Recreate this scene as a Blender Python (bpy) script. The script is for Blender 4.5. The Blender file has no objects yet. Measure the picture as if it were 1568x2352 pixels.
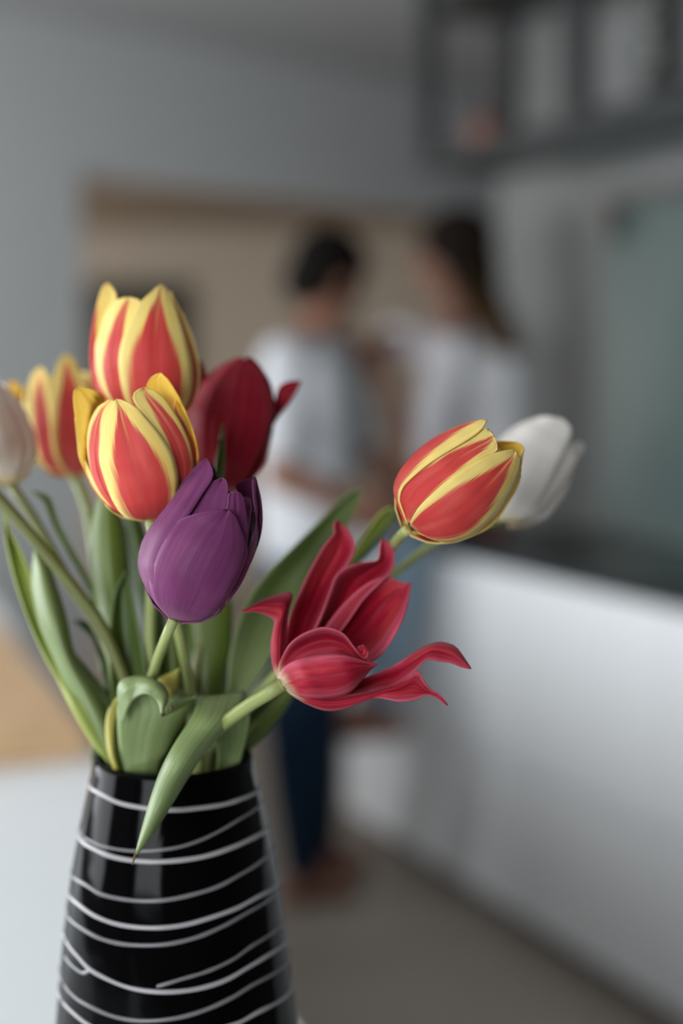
import bpy, bmesh, math, random
from mathutils import Vector, Matrix, noise
random.seed(7)
S = bpy.context.scene
COL = S.collection

# ------------------------------------------------------------------ camera
CAM_H, PITCH = 1.42, math.radians(5.7)
FPX = 1568 * 50.0 / 24.0
cd = bpy.data.cameras.new('camera')
cd.sensor_fit = 'HORIZONTAL'; cd.sensor_width = 24.0; cd.lens = 50.0
cd.clip_start = 0.02; cd.clip_end = 60
cd.dof.use_dof = True; cd.dof.focus_distance = 0.495; cd.dof.aperture_fstop = 3.0; cd.dof.aperture_blades = 0
cam = bpy.data.objects.new('camera', cd); COL.objects.link(cam)
cam.location = (0, 0, CAM_H); cam.rotation_euler = (math.pi/2 - PITCH, 0, 0)
S.camera = cam

# ------------------------------------------------------------------ world, window light, hall fill, exposure
w = bpy.data.worlds.new('sky'); S.world = w; w.use_nodes = True
bgn = w.node_tree.nodes['Background']
bgn.inputs[0].default_value = (0.75, 0.84, 0.92, 1); bgn.inputs[1].default_value = 0.9

def area(name, loc, target, sx, sy, power, color):
    l = bpy.data.lights.new(name, 'AREA'); l.shape = 'RECTANGLE'; l.size = sx; l.size_y = sy
    l.energy = power; l.color = color
    o = bpy.data.objects.new(name, l); COL.objects.link(o); o.location = loc
    o.rotation_euler = (Vector(target) - Vector(loc)).to_track_quat('-Z', 'Y').to_euler()
    return o
area('window_daylight', (-2.55, 1.5, 1.55), (0, 1.5, 1.40), 2.9, 1.2, 64, (0.93, 0.97, 1.0))
area('rear_window_daylight', (-1.2, -1.95, 1.75), (-1.2, 0, 1.55), 1.5, 1.2, 38, (0.92, 0.97, 1.0))
area('hall_fill_light', (-3.3, 7.2, 1.5), (0, 7.4, 1.2), 1.2, 1.3, 19, (1.0, 0.94, 0.87))  # added warm fill for the hall; there is no window behind it
vs = S.view_settings
vs.view_transform = 'Standard'; vs.look = 'None'; vs.gamma = 1.0; vs.use_curve_mapping = False
vs.exposure = 0.70
S.render.film_transparent = False
S.cycles.max_bounces = 6; S.cycles.diffuse_bounces = 4; S.cycles.glossy_bounces = 2
S.cycles.caustics_reflective = False; S.cycles.caustics_refractive = False; S.cycles.adaptive_threshold = 0.04

# ------------------------------------------------------------------ pixel helpers (photo frame 1568 x 2352)
CP, SP = math.cos(PITCH), math.sin(PITCH)
def ray(px, py):
    a = (px - 784) / FPX; b = -(py - 1176) / FPX
    return Vector((a, CP + b*SP, -SP + b*CP))
def P(px, py, d):                       # point at camera depth d
    return Vector((0, 0, CAM_H)) + ray(px, py) * d
def G(px, py, z):                       # point on the plane of height z
    r = ray(px, py); return Vector((0, 0, CAM_H)) + r * ((z - CAM_H) / r.z)
def Z1(x, y): return (x/2.24, 620 + y/2.24)
def Z2(x, y): return (500 + x/1.7422, 920 + y/1.7422)
def Z3(x, y): return (x/2.24, 1100 + y/2.24)
def Z4(x, y): return (100 + x/2.529, 1650 + y/2.529)
def ZZ(f, pts): return [f(*p) for p in pts]
ID = lambda x, y: (x, y)

# ------------------------------------------------------------------ object helpers
def tag(o, label=None, cat=None, group=None, kind=None):
    if label: o['label'] = label
    if cat: o['category'] = cat
    if group: o['group'] = group
    if kind: o['kind'] = kind
    return o
def empty(name, loc, label, cat, group=None):
    o = bpy.data.objects.new(name, None); COL.objects.link(o); o.location = loc; o.empty_display_size = 0.02
    return tag(o, label, cat, group)
def link(name, me, mat, parent=None, smooth=True):
    if parent is not None:
        off = Vector(parent.location); p = parent.parent
        while p is not None: off += Vector(p.location); p = p.parent
        me.transform(Matrix.Translation(-off))
    o = bpy.data.objects.new(name, me); COL.objects.link(o)
    if mat: me.materials.append(mat)
    if parent is not None: o.parent = parent
    if smooth:
        for p in me.polygons: p.use_smooth = True
    return o
def mesh_from(bm, name='m'):
    bmesh.ops.recalc_face_normals(bm, faces=bm.faces[:])
    me = bpy.data.meshes.new(name); bm.to_mesh(me); bm.free(); return me
def prism(pts2, z0, z1, bevel=0.0):
    """vertical prism over a plan polygon"""
    bm = bmesh.new()
    lo = [bm.verts.new((p[0], p[1], z0)) for p in pts2]; hi = [bm.verts.new((p[0], p[1], z1)) for p in pts2]
    n = len(pts2)
    bm.faces.new(lo[::-1]); bm.faces.new(hi)
    for i in range(n): bm.faces.new((lo[i], lo[(i+1) % n], hi[(i+1) % n], hi[i]))
    if bevel: bmesh.ops.bevel(bm, geom=bm.edges[:], offset=bevel, segments=2, affect='EDGES', profile=0.6)
    return mesh_from(bm)
def obox(o, ex, ey, x0, x1, y0, y1, z0, z1, bevel=0.0):
    """box in the plan frame (o; ex, ey)"""
    o = Vector((o[0], o[1])); ex = Vector((ex[0], ex[1])); ey = Vector((ey[0], ey[1]))
    return prism([o + ex*a + ey*b for a, b in ((x0, y0), (x1, y0), (x1, y1), (x0, y1))], z0, z1, bevel)
def joinm(meshes):
    bm = bmesh.new()
    for m in meshes: bm.from_mesh(m)
    return mesh_from(bm)

# ------------------------------------------------------------------ materials
def mat(name):
    m = bpy.data.materials.new(name); m.use_nodes = True
    nt = m.node_tree; b = nt.nodes['Principled BSDF']; return m, nt, b
class N:
    def __init__(s, nt): s.nt = nt
    def new(s, t, **k):
        n = s.nt.nodes.new(t)
        for a, v in k.items(): setattr(n, a, v)
        return n
    def put(s, sock, v):
        if hasattr(v, 'is_output') or isinstance(v, bpy.types.NodeSocket): s.nt.links.new(v, sock)
        else: sock.default_value = v
    def math(s, op, a, b=0.0, c=0.0):
        n = s.new('ShaderNodeMath', operation=op)
        for i, v in enumerate((a, b, c)): s.put(n.inputs[i], v)
        return n.outputs[0]
    def mix(s, f, a, b):
        n = s.new('ShaderNodeMix', data_type='RGBA'); s.put(n.inputs[0], f)
        for i, v in ((6, a), (7, b)):
            s.put(n.inputs[i], v if not isinstance(v, tuple) else (*v, 1) if len(v) == 3 else v)
        return n.outputs[2]
    def rng(s, v, a, b, c=0.0, d=1.0):
        n = s.new('ShaderNodeMapRange'); n.interpolation_type = 'SMOOTHSTEP'
        for i, x in enumerate((v, a, b, c, d)): s.put(n.inputs[i], x)
        return n.outputs[0]
    def noise(s, vec, scale, detail=3.0, rough=0.5):
        n = s.new('ShaderNodeTexNoise'); s.put(n.inputs['Vector'], vec)
        n.inputs['Scale'].default_value = scale; n.inputs['Detail'].default_value = detail; n.inputs['Roughness'].default_value = rough
        return n.outputs[0]
def plain(name, col, rough=0.6, spec=0.4, var=0.06, scale=6.0, bump=0.0, metal=0.0, coat=0.0):
    m, nt, b = mat(name); n = N(nt)
    tc = n.new('ShaderNodeTexCoord').outputs['Object']
    f = n.noise(tc, scale, 4)
    c = n.mix(f, tuple(max(0, x*(1-var)) for x in col), tuple(min(1, x*(1+var)) for x in col))
    n.put(b.inputs['Base Color'], c); b.inputs['Roughness'].default_value = rough
    b.inputs['Specular IOR Level'].default_value = spec; b.inputs['Metallic'].default_value = metal
    b.inputs['Coat Weight'].default_value = coat
    if bump:
        bn = n.new('ShaderNodeBump'); bn.inputs['Strength'].default_value = bump; bn.inputs['Distance'].default_value = 0.002
        n.put(bn.inputs['Height'], n.noise(tc, scale*12, 3)); n.put(b.inputs['Normal'], bn.outputs[0])
    return m
M = {}
M['wall'] = plain('painted_wall', (0.58, 0.59, 0.59), 0.85, 0.2, 0.02)
M['darkwall'] = plain('low_bounce_wall', (0.16, 0.16, 0.165), 0.85, 0.2, 0.02)  # unseen walls given a dark tone to cut bounced light
M['greywall'] = plain('grey_painted_wall', (0.245, 0.245, 0.24), 0.85, 0.2, 0.02)
M['ceiling'] = plain('painted_ceiling', (0.52, 0.52, 0.52), 0.9, 0.2, 0.02)
M['hallwall'] = plain('beige_hall_wall', (0.55, 0.47, 0.38), 0.85, 0.2, 0.03)
M['hallceil'] = plain('brown_hall_ceiling', (0.30, 0.23, 0.17), 0.8, 0.2, 0.05)
M['white'] = plain('white_lacquer', (0.86, 0.87, 0.88), 0.32, 0.5, 0.01)
M['tabletop'] = plain('white_worktop', (0.83, 0.85, 0.86), 0.35, 0.5, 0.01)
M['darktop'] = plain('dark_worktop', (0.03, 0.033, 0.034), 0.35, 0.5, 0.15, 30)
M['plinth'] = plain('dark_plinth', (0.10, 0.09, 0.085), 0.6)
M['metal'] = plain('black_metal', (0.04, 0.04, 0.04), 0.5, 0.4, 0.1)
M['hob'] = plain('black_hob_glass', (0.01, 0.012, 0.012), 0.12, 0.5, 0.05)
M['copper'] = plain('terracotta', (0.22, 0.10, 0.075), 0.45, 0.4, 0.1)
M['greenglass'] = plain('green_ceramic', (0.035, 0.065, 0.05), 0.25, 0.5, 0.1)
M['pink'] = plain('pink_blossom', (0.75, 0.2, 0.22), 0.6)
M['darkleaf'] = plain('dark_foliage', (0.03, 0.05, 0.02), 0.6)
M['pot'] = plain('dark_pot', (0.025, 0.025, 0.026), 0.5)
M['splash'] = plain('green_glass_panel', (0.10, 0.142, 0.132), 0.4, 0.5, 0.04, 2)
M['steel'] = plain('brushed_steel', (0.18, 0.17, 0.16), 0.4, 0.5, 0.05, 20, metal=0.7)
M['brown'] = plain('brown_bowl', (0.15, 0.06, 0.035), 0.5)
M['frame'] = plain('dark_frame', (0.05, 0.042, 0.035), 0.6)
M['art'] = plain('olive_print', (0.07, 0.065, 0.04), 0.7, 0.2, 0.6, 3)
M['skin'] = plain('skin', (0.27, 0.125, 0.08), 0.55, 0.35, 0.06)
M['skin2'] = plain('skin_fair', (0.28, 0.135, 0.09), 0.55, 0.35, 0.06)
M['eye'] = plain('eye', (0.03, 0.02, 0.015), 0.2)
M['shirt'] = plain('white_cotton', (0.60, 0.605, 0.63), 0.85, 0.2, 0.04, 10, 0.2)
M['blouse'] = plain('white_blouse', (0.86, 0.83, 0.86), 0.85, 0.2, 0.05, 10, 0.2)
M['hair'] = plain('black_hair', (0.008, 0.006, 0.005), 0.75, 0.08, 0.3, 30)
M['lightdenim'] = plain('light_denim', (0.26, 0.36, 0.45), 0.85, 0.2, 0.1, 14, 0.2)
def hair_mat():
    m, nt, b = mat('brown_hair'); n = N(nt)
    g = n.new('ShaderNodeNewGeometry').outputs['Position']
    sp = n.new('ShaderNodeSeparateXYZ'); n.put(sp.inputs[0], g)
    f = n.rng(n.math('ADD', sp.outputs[2], n.math('MULTIPLY', n.noise(g, 18), 0.2)), 1.55, 1.85)
    n.put(b.inputs['Base Color'], n.mix(f, (0.105, 0.058, 0.022), (0.014, 0.009, 0.006)))   # lighter brown towards the ends
    b.inputs['Roughness'].default_value = 0.7; b.inputs['Specular IOR Level'].default_value = 0.1
    return m
M['brownhair'] = hair_mat()
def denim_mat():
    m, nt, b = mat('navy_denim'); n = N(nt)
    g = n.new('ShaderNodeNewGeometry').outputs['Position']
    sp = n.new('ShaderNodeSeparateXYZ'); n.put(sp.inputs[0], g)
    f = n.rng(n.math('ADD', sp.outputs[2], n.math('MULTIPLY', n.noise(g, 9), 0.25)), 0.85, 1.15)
    n.put(b.inputs['Base Color'], n.mix(f, (0.008, 0.024, 0.05), (0.07, 0.13, 0.22)))       # light on the hips and shade on the legs painted into the denim
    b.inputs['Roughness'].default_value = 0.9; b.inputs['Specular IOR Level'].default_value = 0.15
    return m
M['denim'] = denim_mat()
def floor_mat():
    m, nt, b = mat('taupe_floor'); n = N(nt)
    tc = n.new('ShaderNodeTexCoord').outputs['Object']
    f = n.noise(tc, 2.5, 6, 0.6)
    n.put(b.inputs['Base Color'], n.mix(f, (0.28, 0.24, 0.20), (0.38, 0.33, 0.285)))
    b.inputs['Roughness'].default_value = 0.55
    return m
M['floor'] = floor_mat()
def wood_mat():
    m, nt, b = mat('oak_board'); n = N(nt)
    tc = n.new('ShaderNodeTexCoord').outputs['Object']
    mp = n.new('ShaderNodeMapping'); n.put(mp.inputs[0], tc); mp.inputs['Scale'].default_value = (26, 2.0, 26); mp.inputs['Rotation'].default_value = (0, 0, math.radians(-21))
    f = n.noise(mp.outputs[0], 1.0, 5, 0.6)
    n.put(b.inputs['Base Color'], n.mix(f, (0.52, 0.32, 0.16), (0.70, 0.47, 0.27))); b.inputs['Roughness'].default_value = 0.5
    return m
M['oak'] = wood_mat()

def petal_mat(name, kind, deep, pale, base=None, trans=0.16, rough=0.5):
    """deep: flame or body colour, pale: margin colour, base: colour at the foot of the petal"""
    m, nt, b = mat(name); n = N(nt)
    uv = n.new('ShaderNodeUVMap').outputs[0]
    sp = n.new('ShaderNodeSeparateXYZ'); n.put(sp.inputs[0], uv)
    U, T = sp.outputs[0], sp.outputs[1]
    ua = n.math('ABSOLUTE', n.math('SUBTRACT', n.math('MULTIPLY', U, 2.0), 1.0))
    oi = n.new('ShaderNodeObjectInfo').outputs['Random']
    def sv(a, bb):
        c = n.new('ShaderNodeCombineXYZ'); n.put(c.inputs[0], n.math('MULTIPLY', U, a)); n.put(c.inputs[1], n.math('MULTIPLY', T, bb))
        n.put(c.inputs[2], n.math('MULTIPLY', oi, 20.0)); return c.outputs[0]
    fine = n.noise(sv(95, 3.0), 1.0, 2, 0.5)
    streak = n.noise(sv(16, 1.2), 1.0, 3, 0.55)
    big = n.noise(sv(3, 2.0), 1.0, 2, 0.5)
    if kind == 'striped':
        t2 = n.math('POWER', T, 2.6)
        wid = n.math('MULTIPLY_ADD', t2, -0.86, 0.80)
        jag = n.math('ADD', n.math('MULTIPLY', n.math('SUBTRACT', streak, 0.5), 0.30), n.math('MULTIPLY', n.math('SUBTRACT', fine, 0.5), 0.30))
        d = n.math('SUBTRACT', n.math('ADD', ua, jag), wid)
        f = n.rng(d, -0.10, 0.08)
        # thin pale streaks running up the middle
        mid = n.math('MULTIPLY', n.rng(ua, 0.01, 0.09, 1, 0), n.math('MULTIPLY', n.rng(T, 0.55, 1.0), 0.6))
        f = n.math('MAXIMUM', f, mid)
        red = n.mix(fine, tuple(c*0.82 for c in deep), tuple(min(1, c*1.15) for c in deep))
        red = n.mix(n.rng(big, 0.35, 0.7, 0, 0.35), red, (0.80, 0.17, 0.13))
        yel = n.mix(n.rng(streak, 0.35, 0.75), pale, tuple(min(1, c*s_) for c, s_ in zip(pale, (1.0, 0.88, 0.62))))
        col = n.mix(f, red, yel)
        col = n.mix(n.rng(T, 0.0, 0.05, 0.75, 0), col, base)
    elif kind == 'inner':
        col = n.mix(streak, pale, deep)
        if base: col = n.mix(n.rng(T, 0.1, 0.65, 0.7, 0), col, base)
    else:
        v = n.math('ADD', n.math('MULTIPLY', fine, 0.35), n.math('ADD', n.math('MULTIPLY', streak, 0.35), n.math('MULTIPLY', big, 0.4)))
        col = n.mix(n.rng(v, 0.34, 0.78), deep, pale)
        if kind == 'lily':
            col = n.mix(n.rng(fine, 0.42, 0.62, 0.28, 0), col, (0.16, 0.0, 0.012))
            col = n.mix(n.rng(ua, 0.0, 0.07, 0.45, 0), col, (0.15, 0.0, 0.012))  # dark midrib line painted in as crease shading
            col = n.mix(n.rng(big, 0.52, 0.72, 0, 0.55), col, (0.55, 0.06, 0.06))
            col = n.mix(n.rng(n.math('ADD', ua, n.math('MULTIPLY', streak, 0.5)), 0.75, 1.35, 0, 0.7), col, (0.60, 0.12, 0.18))
            col = n.mix(n.rng(T, 0.8, 1.0, 0, 0.5), col, (0.55, 0.06, 0.10))
        if kind == 'purple':
            col = n.mix(n.rng(n.math('ADD', T, n.math('MULTIPLY', ua, -0.25)), 0.86, 1.0, 0, 0.6), col, (0.32, 0.02, 0.12))
            col = n.mix(n.rng(ua, 0.9, 1.0, 0, 0.35), col, (0.40, 0.16, 0.36))
        if base: col = n.mix(n.rng(n.math('ADD', T, n.math('MULTIPLY', streak, 0.1)), 0.06, 0.22, 0.9, 0), col, base)
    # the crease along the middle of the petal
    n.put(b.inputs['Base Color'], col)
    b.inputs['Roughness'].default_value = rough; b.inputs['Specular IOR Level'].default_value = 0.16
    b.inputs['Sheen Weight'].default_value = 0.03
    bn = n.new('ShaderNodeBump'); bn.inputs['Strength'].default_value = 0.22; bn.inputs['Distance'].default_value = 0.0004
    h = n.math('ADD', n.math('MULTIPLY', fine, 0.6), streak)
    n.put(bn.inputs['Height'], h); n.put(b.inputs['Normal'], bn.outputs[0])
    tr = n.new('ShaderNodeBsdfTranslucent'); n.put(tr.inputs[0], col)
    mx = n.new('ShaderNodeMixShader'); mx.inputs[0].default_value = trans
    n.put(mx.inputs[1], b.outputs[0]); n.put(mx.inputs[2], tr.outputs[0])
    n.put(nt.nodes['Material Output'].inputs[0], mx.outputs[0])
    return m
YEL = (0.88, 0.70, 0.24)
M['striped'] = petal_mat('red_and_yellow_petal', 'striped', (0.62, 0.055, 0.05), YEL, (0.80, 0.62, 0.18))
M['yellow'] = petal_mat('yellow_petal_inside', 'inner', (0.88, 0.50, 0.06), (0.90, 0.64, 0.10), (0.80, 0.36, 0.06))
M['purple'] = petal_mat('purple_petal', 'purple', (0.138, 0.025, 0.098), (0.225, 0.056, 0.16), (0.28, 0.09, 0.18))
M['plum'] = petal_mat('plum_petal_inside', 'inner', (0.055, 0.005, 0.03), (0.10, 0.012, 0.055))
M['crimson'] = petal_mat('crimson_petal', 'solid', (0.20, 0.003, 0.014), (0.37, 0.014, 0.03))
M['lily'] = petal_mat('rose_red_petal', 'lily', (0.25, 0.003, 0.012), (0.45, 0.014, 0.045), (0.72, 0.66, 0.42))
M['whitep'] = petal_mat('white_petal', 'solid', (0.72, 0.67, 0.62), (0.82, 0.78, 0.73), (0.64, 0.54, 0.27))
M['blush'] = petal_mat('blush_white_petal', 'solid', (0.76, 0.62, 0.54), (0.84, 0.74, 0.65), (0.66, 0.50, 0.18))

def leaf_mat(name, a, bcol, trans=0.2, rough=0.42):
    m, nt, b = mat(name); n = N(nt)
    uv = n.new('ShaderNodeUVMap').outputs[0]
    sp = n.new('ShaderNodeSeparateXYZ'); n.put(sp.inputs[0], uv)
    oi = n.new('ShaderNodeObjectInfo').outputs['Random']
    c = n.new('ShaderNodeCombineXYZ'); n.put(c.inputs[0], n.math('MULTIPLY', sp.outputs[0], 22.0)); n.put(c.inputs[1], n.math('MULTIPLY', sp.outputs[1], 1.3)); n.put(c.inputs[2], n.math('MULTIPLY', oi, 30.0))
    st = n.noise(c.outputs[0], 1.0, 3, 0.5)
    col = n.mix(n.rng(st, 0.3, 0.7), a, bcol)
    ua = n.math('ABSOLUTE', n.math('SUBTRACT', n.math('MULTIPLY', sp.outputs[0], 2.0), 1.0))
    col = n.mix(n.rng(ua, 0.88, 1.0, 0, 0.5), col, tuple(min(1, x*1.5 + 0.03) for x in bcol))
    n.put(b.inputs['Base Color'], col); b.inputs['Roughness'].default_value = rough; b.inputs['Specular IOR Level'].default_value = 0.45
    bn = n.new('ShaderNodeBump'); bn.inputs['Strength'].default_value = 0.25; bn.inputs['Distance'].default_value = 0.0006
    n.put(bn.inputs['Height'], st); n.put(b.inputs['Normal'], bn.outputs[0])
    tr = n.new('ShaderNodeBsdfTranslucent'); n.put(tr.inputs[0], n.mix(0.5, col, (0.25, 0.4, 0.03)))
    mx = n.new('ShaderNodeMixShader'); mx.inputs[0].default_value = trans
    n.put(mx.inputs[1], b.outputs[0]); n.put(mx.inputs[2], tr.outputs[0])
    n.put(nt.nodes['Material Output'].inputs[0], mx.outputs[0])
    return m
M['leaf'] = leaf_mat('tulip_leaf', (0.095, 0.145, 0.018), (0.145, 0.20, 0.035))
M['leafgrey'] = leaf_mat('bloomed_grey_green_leaf', (0.165, 0.225, 0.070), (0.25, 0.32, 0.135))
M['leafdark'] = leaf_mat('deep_green_leaf', (0.045, 0.080, 0.010), (0.075, 0.115, 0.02))
M['leafyellow'] = leaf_mat('yellowing_leaf', (0.40, 0.36, 0.06), (0.52, 0.46, 0.10))
M['leaflime'] = leaf_mat('fresh_green_leaf', (0.25, 0.31, 0.05), (0.34, 0.40, 0.09))
M['stem'] = leaf_mat('tulip_stem', (0.26, 0.31, 0.09), (0.36, 0.40, 0.15), 0.08)
M['stemdark'] = leaf_mat('olive_tulip_stem', (0.11, 0.125, 0.03), (0.165, 0.175, 0.05), 0.06)
M['dry'] = plain('dry_brown_tip', (0.09, 0.05, 0.02), 0.8)

# vase materials
def vase_mat():
    m, nt, b = mat('black_glazed_glass'); n = N(nt)
    tc = n.new('ShaderNodeTexCoord').outputs['Object']
    n.put(b.inputs['Base Color'], n.mix(n.noise(tc, 40, 3), (0.0008, 0.0008, 0.001), (0.002, 0.0018, 0.002)))
    b.inputs['Roughness'].default_value = 0.10; b.inputs['Specular IOR Level'].default_value = 0.06
    bn = n.new('ShaderNodeBump'); bn.inputs['Strength'].default_value = 0.25; bn.inputs['Distance'].default_value = 0.003
    n.put(bn.inputs['Height'], n.noise(tc, 30, 2)); n.put(b.inputs['Normal'], bn.outputs[0])
    return m
M['vase'] = vase_mat()
M['thread'] = plain('white_glass_thread', (0.34, 0.325, 0.33), 0.25, 0.5, 0.12, 60)
M['thread2'] = plain('grey_glass_thread', (0.16, 0.155, 0.16), 0.25, 0.5, 0.15, 60)

# ================================================================== THE ROOM
CEIL = 2.6
def struct(name, me, m, parent=None):
    o = link(name, me, m, parent, smooth=False)
    if parent is None: tag(o, kind='structure')
    return o
DWa = Vector((-0.905, 5.0)); DWd = Vector((0.74, 0.672)).normalized(); DWn = Vector((-DWd.y, DWd.x))
struct('floor', prism([(-4, -2.2), (4, -2.2), (4, 10), (-4, 10)], -0.1, 0), M['floor'])
# ceiling over the kitchen, cut along the door wall
cA = DWa + DWd*(-3.0); cB = DWa + DWd*4.2
struct('ceiling', prism([(-2.75, -2.2), (3.0, -2.2), tuple(cB), tuple(DWa + DWd*(-2.5))], CEIL, CEIL+0.1), M['ceiling'])
# wall with the wide opening: left pier, header, right pier
TH = 0.16
HEAD = 2.105
struct('wall_back', joinm([
    obox(DWa, DWd, DWn, -2.6, 0.0, 0, TH, 0, CEIL),
    obox(DWa, DWd, DWn, 0.0, 2.5, 0, TH, HEAD, CEIL),
    obox(DWa, DWd, DWn, 2.5, 4.2, 0, TH, 0, CEIL)]), M['wall'])
# left wall with the window opening
def wall_with_hole(x0, x1, y0, y1, h0, h1, z0, z1, axis):
    """axis 'y': wall runs along y between y0,y1 and is x0..x1 thick; hole h0..h1 along it"""
    def b(a0, a1, c0, c1):
        return prism([(x0, a0), (x1, a0), (x1, a1), (x0, a1)], c0, c1) if axis == 'y' else prism([(a0, y0), (a1, y0), (a1, y1), (a0, y1)], c0, c1)
    lo, hi = (y0, y1) if axis == 'y' else (x0, x1)
    return joinm([b(lo, h0, 0, CEIL), b(h1, hi, 0, CEIL), b(h0, h1, 0, z0), b(h0, h1, z1, CEIL)])
struct('wall_left', wall_with_hole(-2.75, -2.6, -2.1, 3.45, 0.0, 3.0, 0.9, 2.2, 'y'), M['darkwall'])
struct('wall_front', wall_with_hole(-2.75, 3.0, -2.2, -2.05, -2.0, -0.4, 1.1, 2.4, 'x'), M['darkwall'])
def window(name, a, b, z0, z1, axis, pos):
    meshes = []
    def bar(u0, u1, c0, c1):
        t = 0.03
        return prism([(pos-t, u0), (pos+t, u0), (pos+t, u1), (pos-t, u1)], c0, c1) if axis == 'y' else prism([(u0, pos-t), (u1, pos-t), (u1, pos+t), (u0, pos+t)], c0, c1)
    for u in (a+0.03, (a+b)/2, b-0.03): meshes.append(bar(u-0.03, u+0.03, z0, z1))
    for z in (z0, z1-0.06): meshes.append(bar(a, b, z, z+0.06))
    return struct(name, joinm(meshes), M['white'])
window('window_1', 0.0, 3.0, 0.9, 2.2, 'y', -2.68)
window('window_2', -2.0, -0.4, 1.1, 2.4, 'x', -2.13)
struct('wall_leak_block', prism([(3.0, -2.2), (3.12, -2.2), (cB.x+0.12, cB.y), (cB.x, cB.y)], 0, CEIL), M['darkwall'])  # added out of view to stop sky light leaking in
# the hall beyond the opening
struct('wall_hall', joinm([prism([(-4, 9.3), (4, 9.3), (4, 9.45), (-4, 9.45)], 0, 2.45),
                          prism([(3.6, 5.2), (3.75, 5.2), (3.75, 9.3), (3.6, 9.3)], 0, 2.45)]), M['hallwall'])
hc = [tuple(DWa + DWd*(-2.5) + DWn*TH), tuple(DWa + DWd*4.2 + DWn*TH), (4, 9.4), (-4, 9.4), (-4, 4.0)]
struct('ceiling_hall', prism(hc, 2.33, 2.43), M['hallceil'])

# kitchen run on the right: front line through the floor edge seen in the photo
KO = Vector((0.285, 3.79)); KA = math.radians(26.0)
KU = Vector((-math.sin(KA), math.cos(KA)))          # away from the camera along the run
KN = Vector((KU.y, -KU.x))                          # from the front towards the wall
CT = 0.945
WALLD = 0.62
# wall behind the worktop, ending behind the seated person
struct('wall_right', obox(KO, KU, KN, -5.4, 0.75, WALLD, WALLD+0.14, 0, CEIL), M['greywall'])
# ================================================================== BASE CABINETS, WORKTOP
edges = [0.62, -0.02, -0.92, -1.82, -2.72]
wheres = ['under the seated person, far end of the run', 'second from the far end, behind the red lily-shaped tulip',
          'third from the far end, at the right edge', 'nearest, just outside the right edge']
for i in range(4):
    a1, a0 = edges[i], edges[i+1]
    ob = KO + KU*((a0+a1)/2) + KN*0.3
    e = empty('base_cabinet', (ob.x, ob.y, 0), 'glossy white handleless base cabinet ' + wheres[i], 'cabinet', 'white kitchen base cabinets')
    link('body', obox(KO, KU, KN, a0+0.001, a1-0.001, 0.02, 0.58, 0.07, CT-0.03), M['white'], e, False)
    link('plinth', obox(KO, KU, KN, a0+0.001, a1-0.001, 0.06, 0.56, 0.0, 0.069), M['plinth'], e, False)
    for z0, z1 in ((0.055, 0.428), (0.436, CT-0.026)):
        link('drawer_front', obox(KO, KU, KN, a0+0.002, a1-0.002, 0.0, 0.019, z0, z1, 0.0015), M['white'], e, False)
wt = link('worktop', obox(KO, KU, KN, -2.74, 0.64, 0.005, WALLD-0.002, CT-0.024, CT, 0.002), M['darktop'], None, False)
tag(wt, 'dark grey kitchen worktop on top of the white base cabinets', 'worktop')
hb = link('hob', obox(KO, KU, KN, -1.15, -0.35, 0.07, 0.55, CT+0.001, CT+0.008, 0.002), M['hob'], None, False)
tag(hb, 'black glass hob set in the dark worktop before the green panel', 'hob')
# green glass panel on the wall
e = empty('splashback', (*(KO + KU*(-1.0) + KN*(WALLD-0.01)), CT), 'grey green glass splashback panel on the wall above the hob', 'splashback')
link('glass_panel', obox(KO, KU, KN, -2.2, 0.165, WALLD-0.012, WALLD-0.002, CT+0.012, 1.885, 0.002), M['splash'], e, False)
link('rail', obox(KO, KU, KN, -2.2, 0.15, WALLD-0.05, WALLD-0.002, 1.89, 1.92, 0.004), M['steel'], e, False)
link('clip', obox(KO, KU, KN, 0.07, 0.13, WALLD-0.055, WALLD-0.013, 1.79, 1.889, 0.004), M['steel'], e, False)

# ================================================================== HANGING METAL SHELF
FX = 0.10; BX = 0.37
SB = 1.985; ST = 2.41
SL = 0.295                      # far end of the shelf along KU
SN = -1.9
e = empty('hanging_shelf', (*(KO + KU*(-0.5) + KN*0.4), SB), 'black metal frame shelf with two levels hanging above the worktop', 'shelf')
def kbox(x0, x1, y0, y1, z0, z1, bv=0.002): return obox(KO, KU, KN, x0, x1, y0, y1, z0, z1, bv)
for k in (SL, -0.43, -1.15, SN):
    for fx in (FX, BX):
        link('post', kbox(k-0.028, k+0.028, fx-0.022, fx+0.022, SB, CEIL), M['metal'], e, False)
for fx in (FX, BX):
    for z in (SB, ST): link('rail', kbox(SN, SL, fx-0.018, fx+0.018, z, z+0.036), M['metal'], e, False)
for z in (SB, ST):
    for k in (SL, SN): link('crossbar', kbox(k-0.018, k+0.018, FX, BX, z, z+0.036), M['metal'], e, False)
M['shelfglass'] = plain('grey_glass_shelf', (0.30, 0.34, 0.33), 0.25, 0.5, 0.05)
link('shelf_board', kbox(SN, SL-0.02, FX+0.02, WALLD-0.002, SB+0.022, SB+0.034), M['shelfglass'], e, False)
link('shelf_board', kbox(SN, SL-0.02, FX+0.02, BX-0.02, ST+0.012, ST+0.034), M['metal'], e, False)

def lathe(prof, c, n=40, cap=True):
    bm = bmesh.new(); rows = []
    for r, z in prof:
        rows.append([bm.verts.new((c[0] + r*math.cos(2*math.pi*i/n), c[1] + r*math.sin(2*math.pi*i/n), c[2] + z)) for i in range(n)])
    for a, b in zip(rows, rows[1:]):
        for i in range(n): bm.faces.new((a[i], a[(i+1) % n], b[(i+1) % n], b[i]))
    if cap: bm.faces.new(rows[0][::-1]); bm.faces.new(rows[-1])
    return mesh_from(bm)
def kp(u, v, z): q = KO + KU*u + KN*v; return (q.x, q.y, z)
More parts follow.
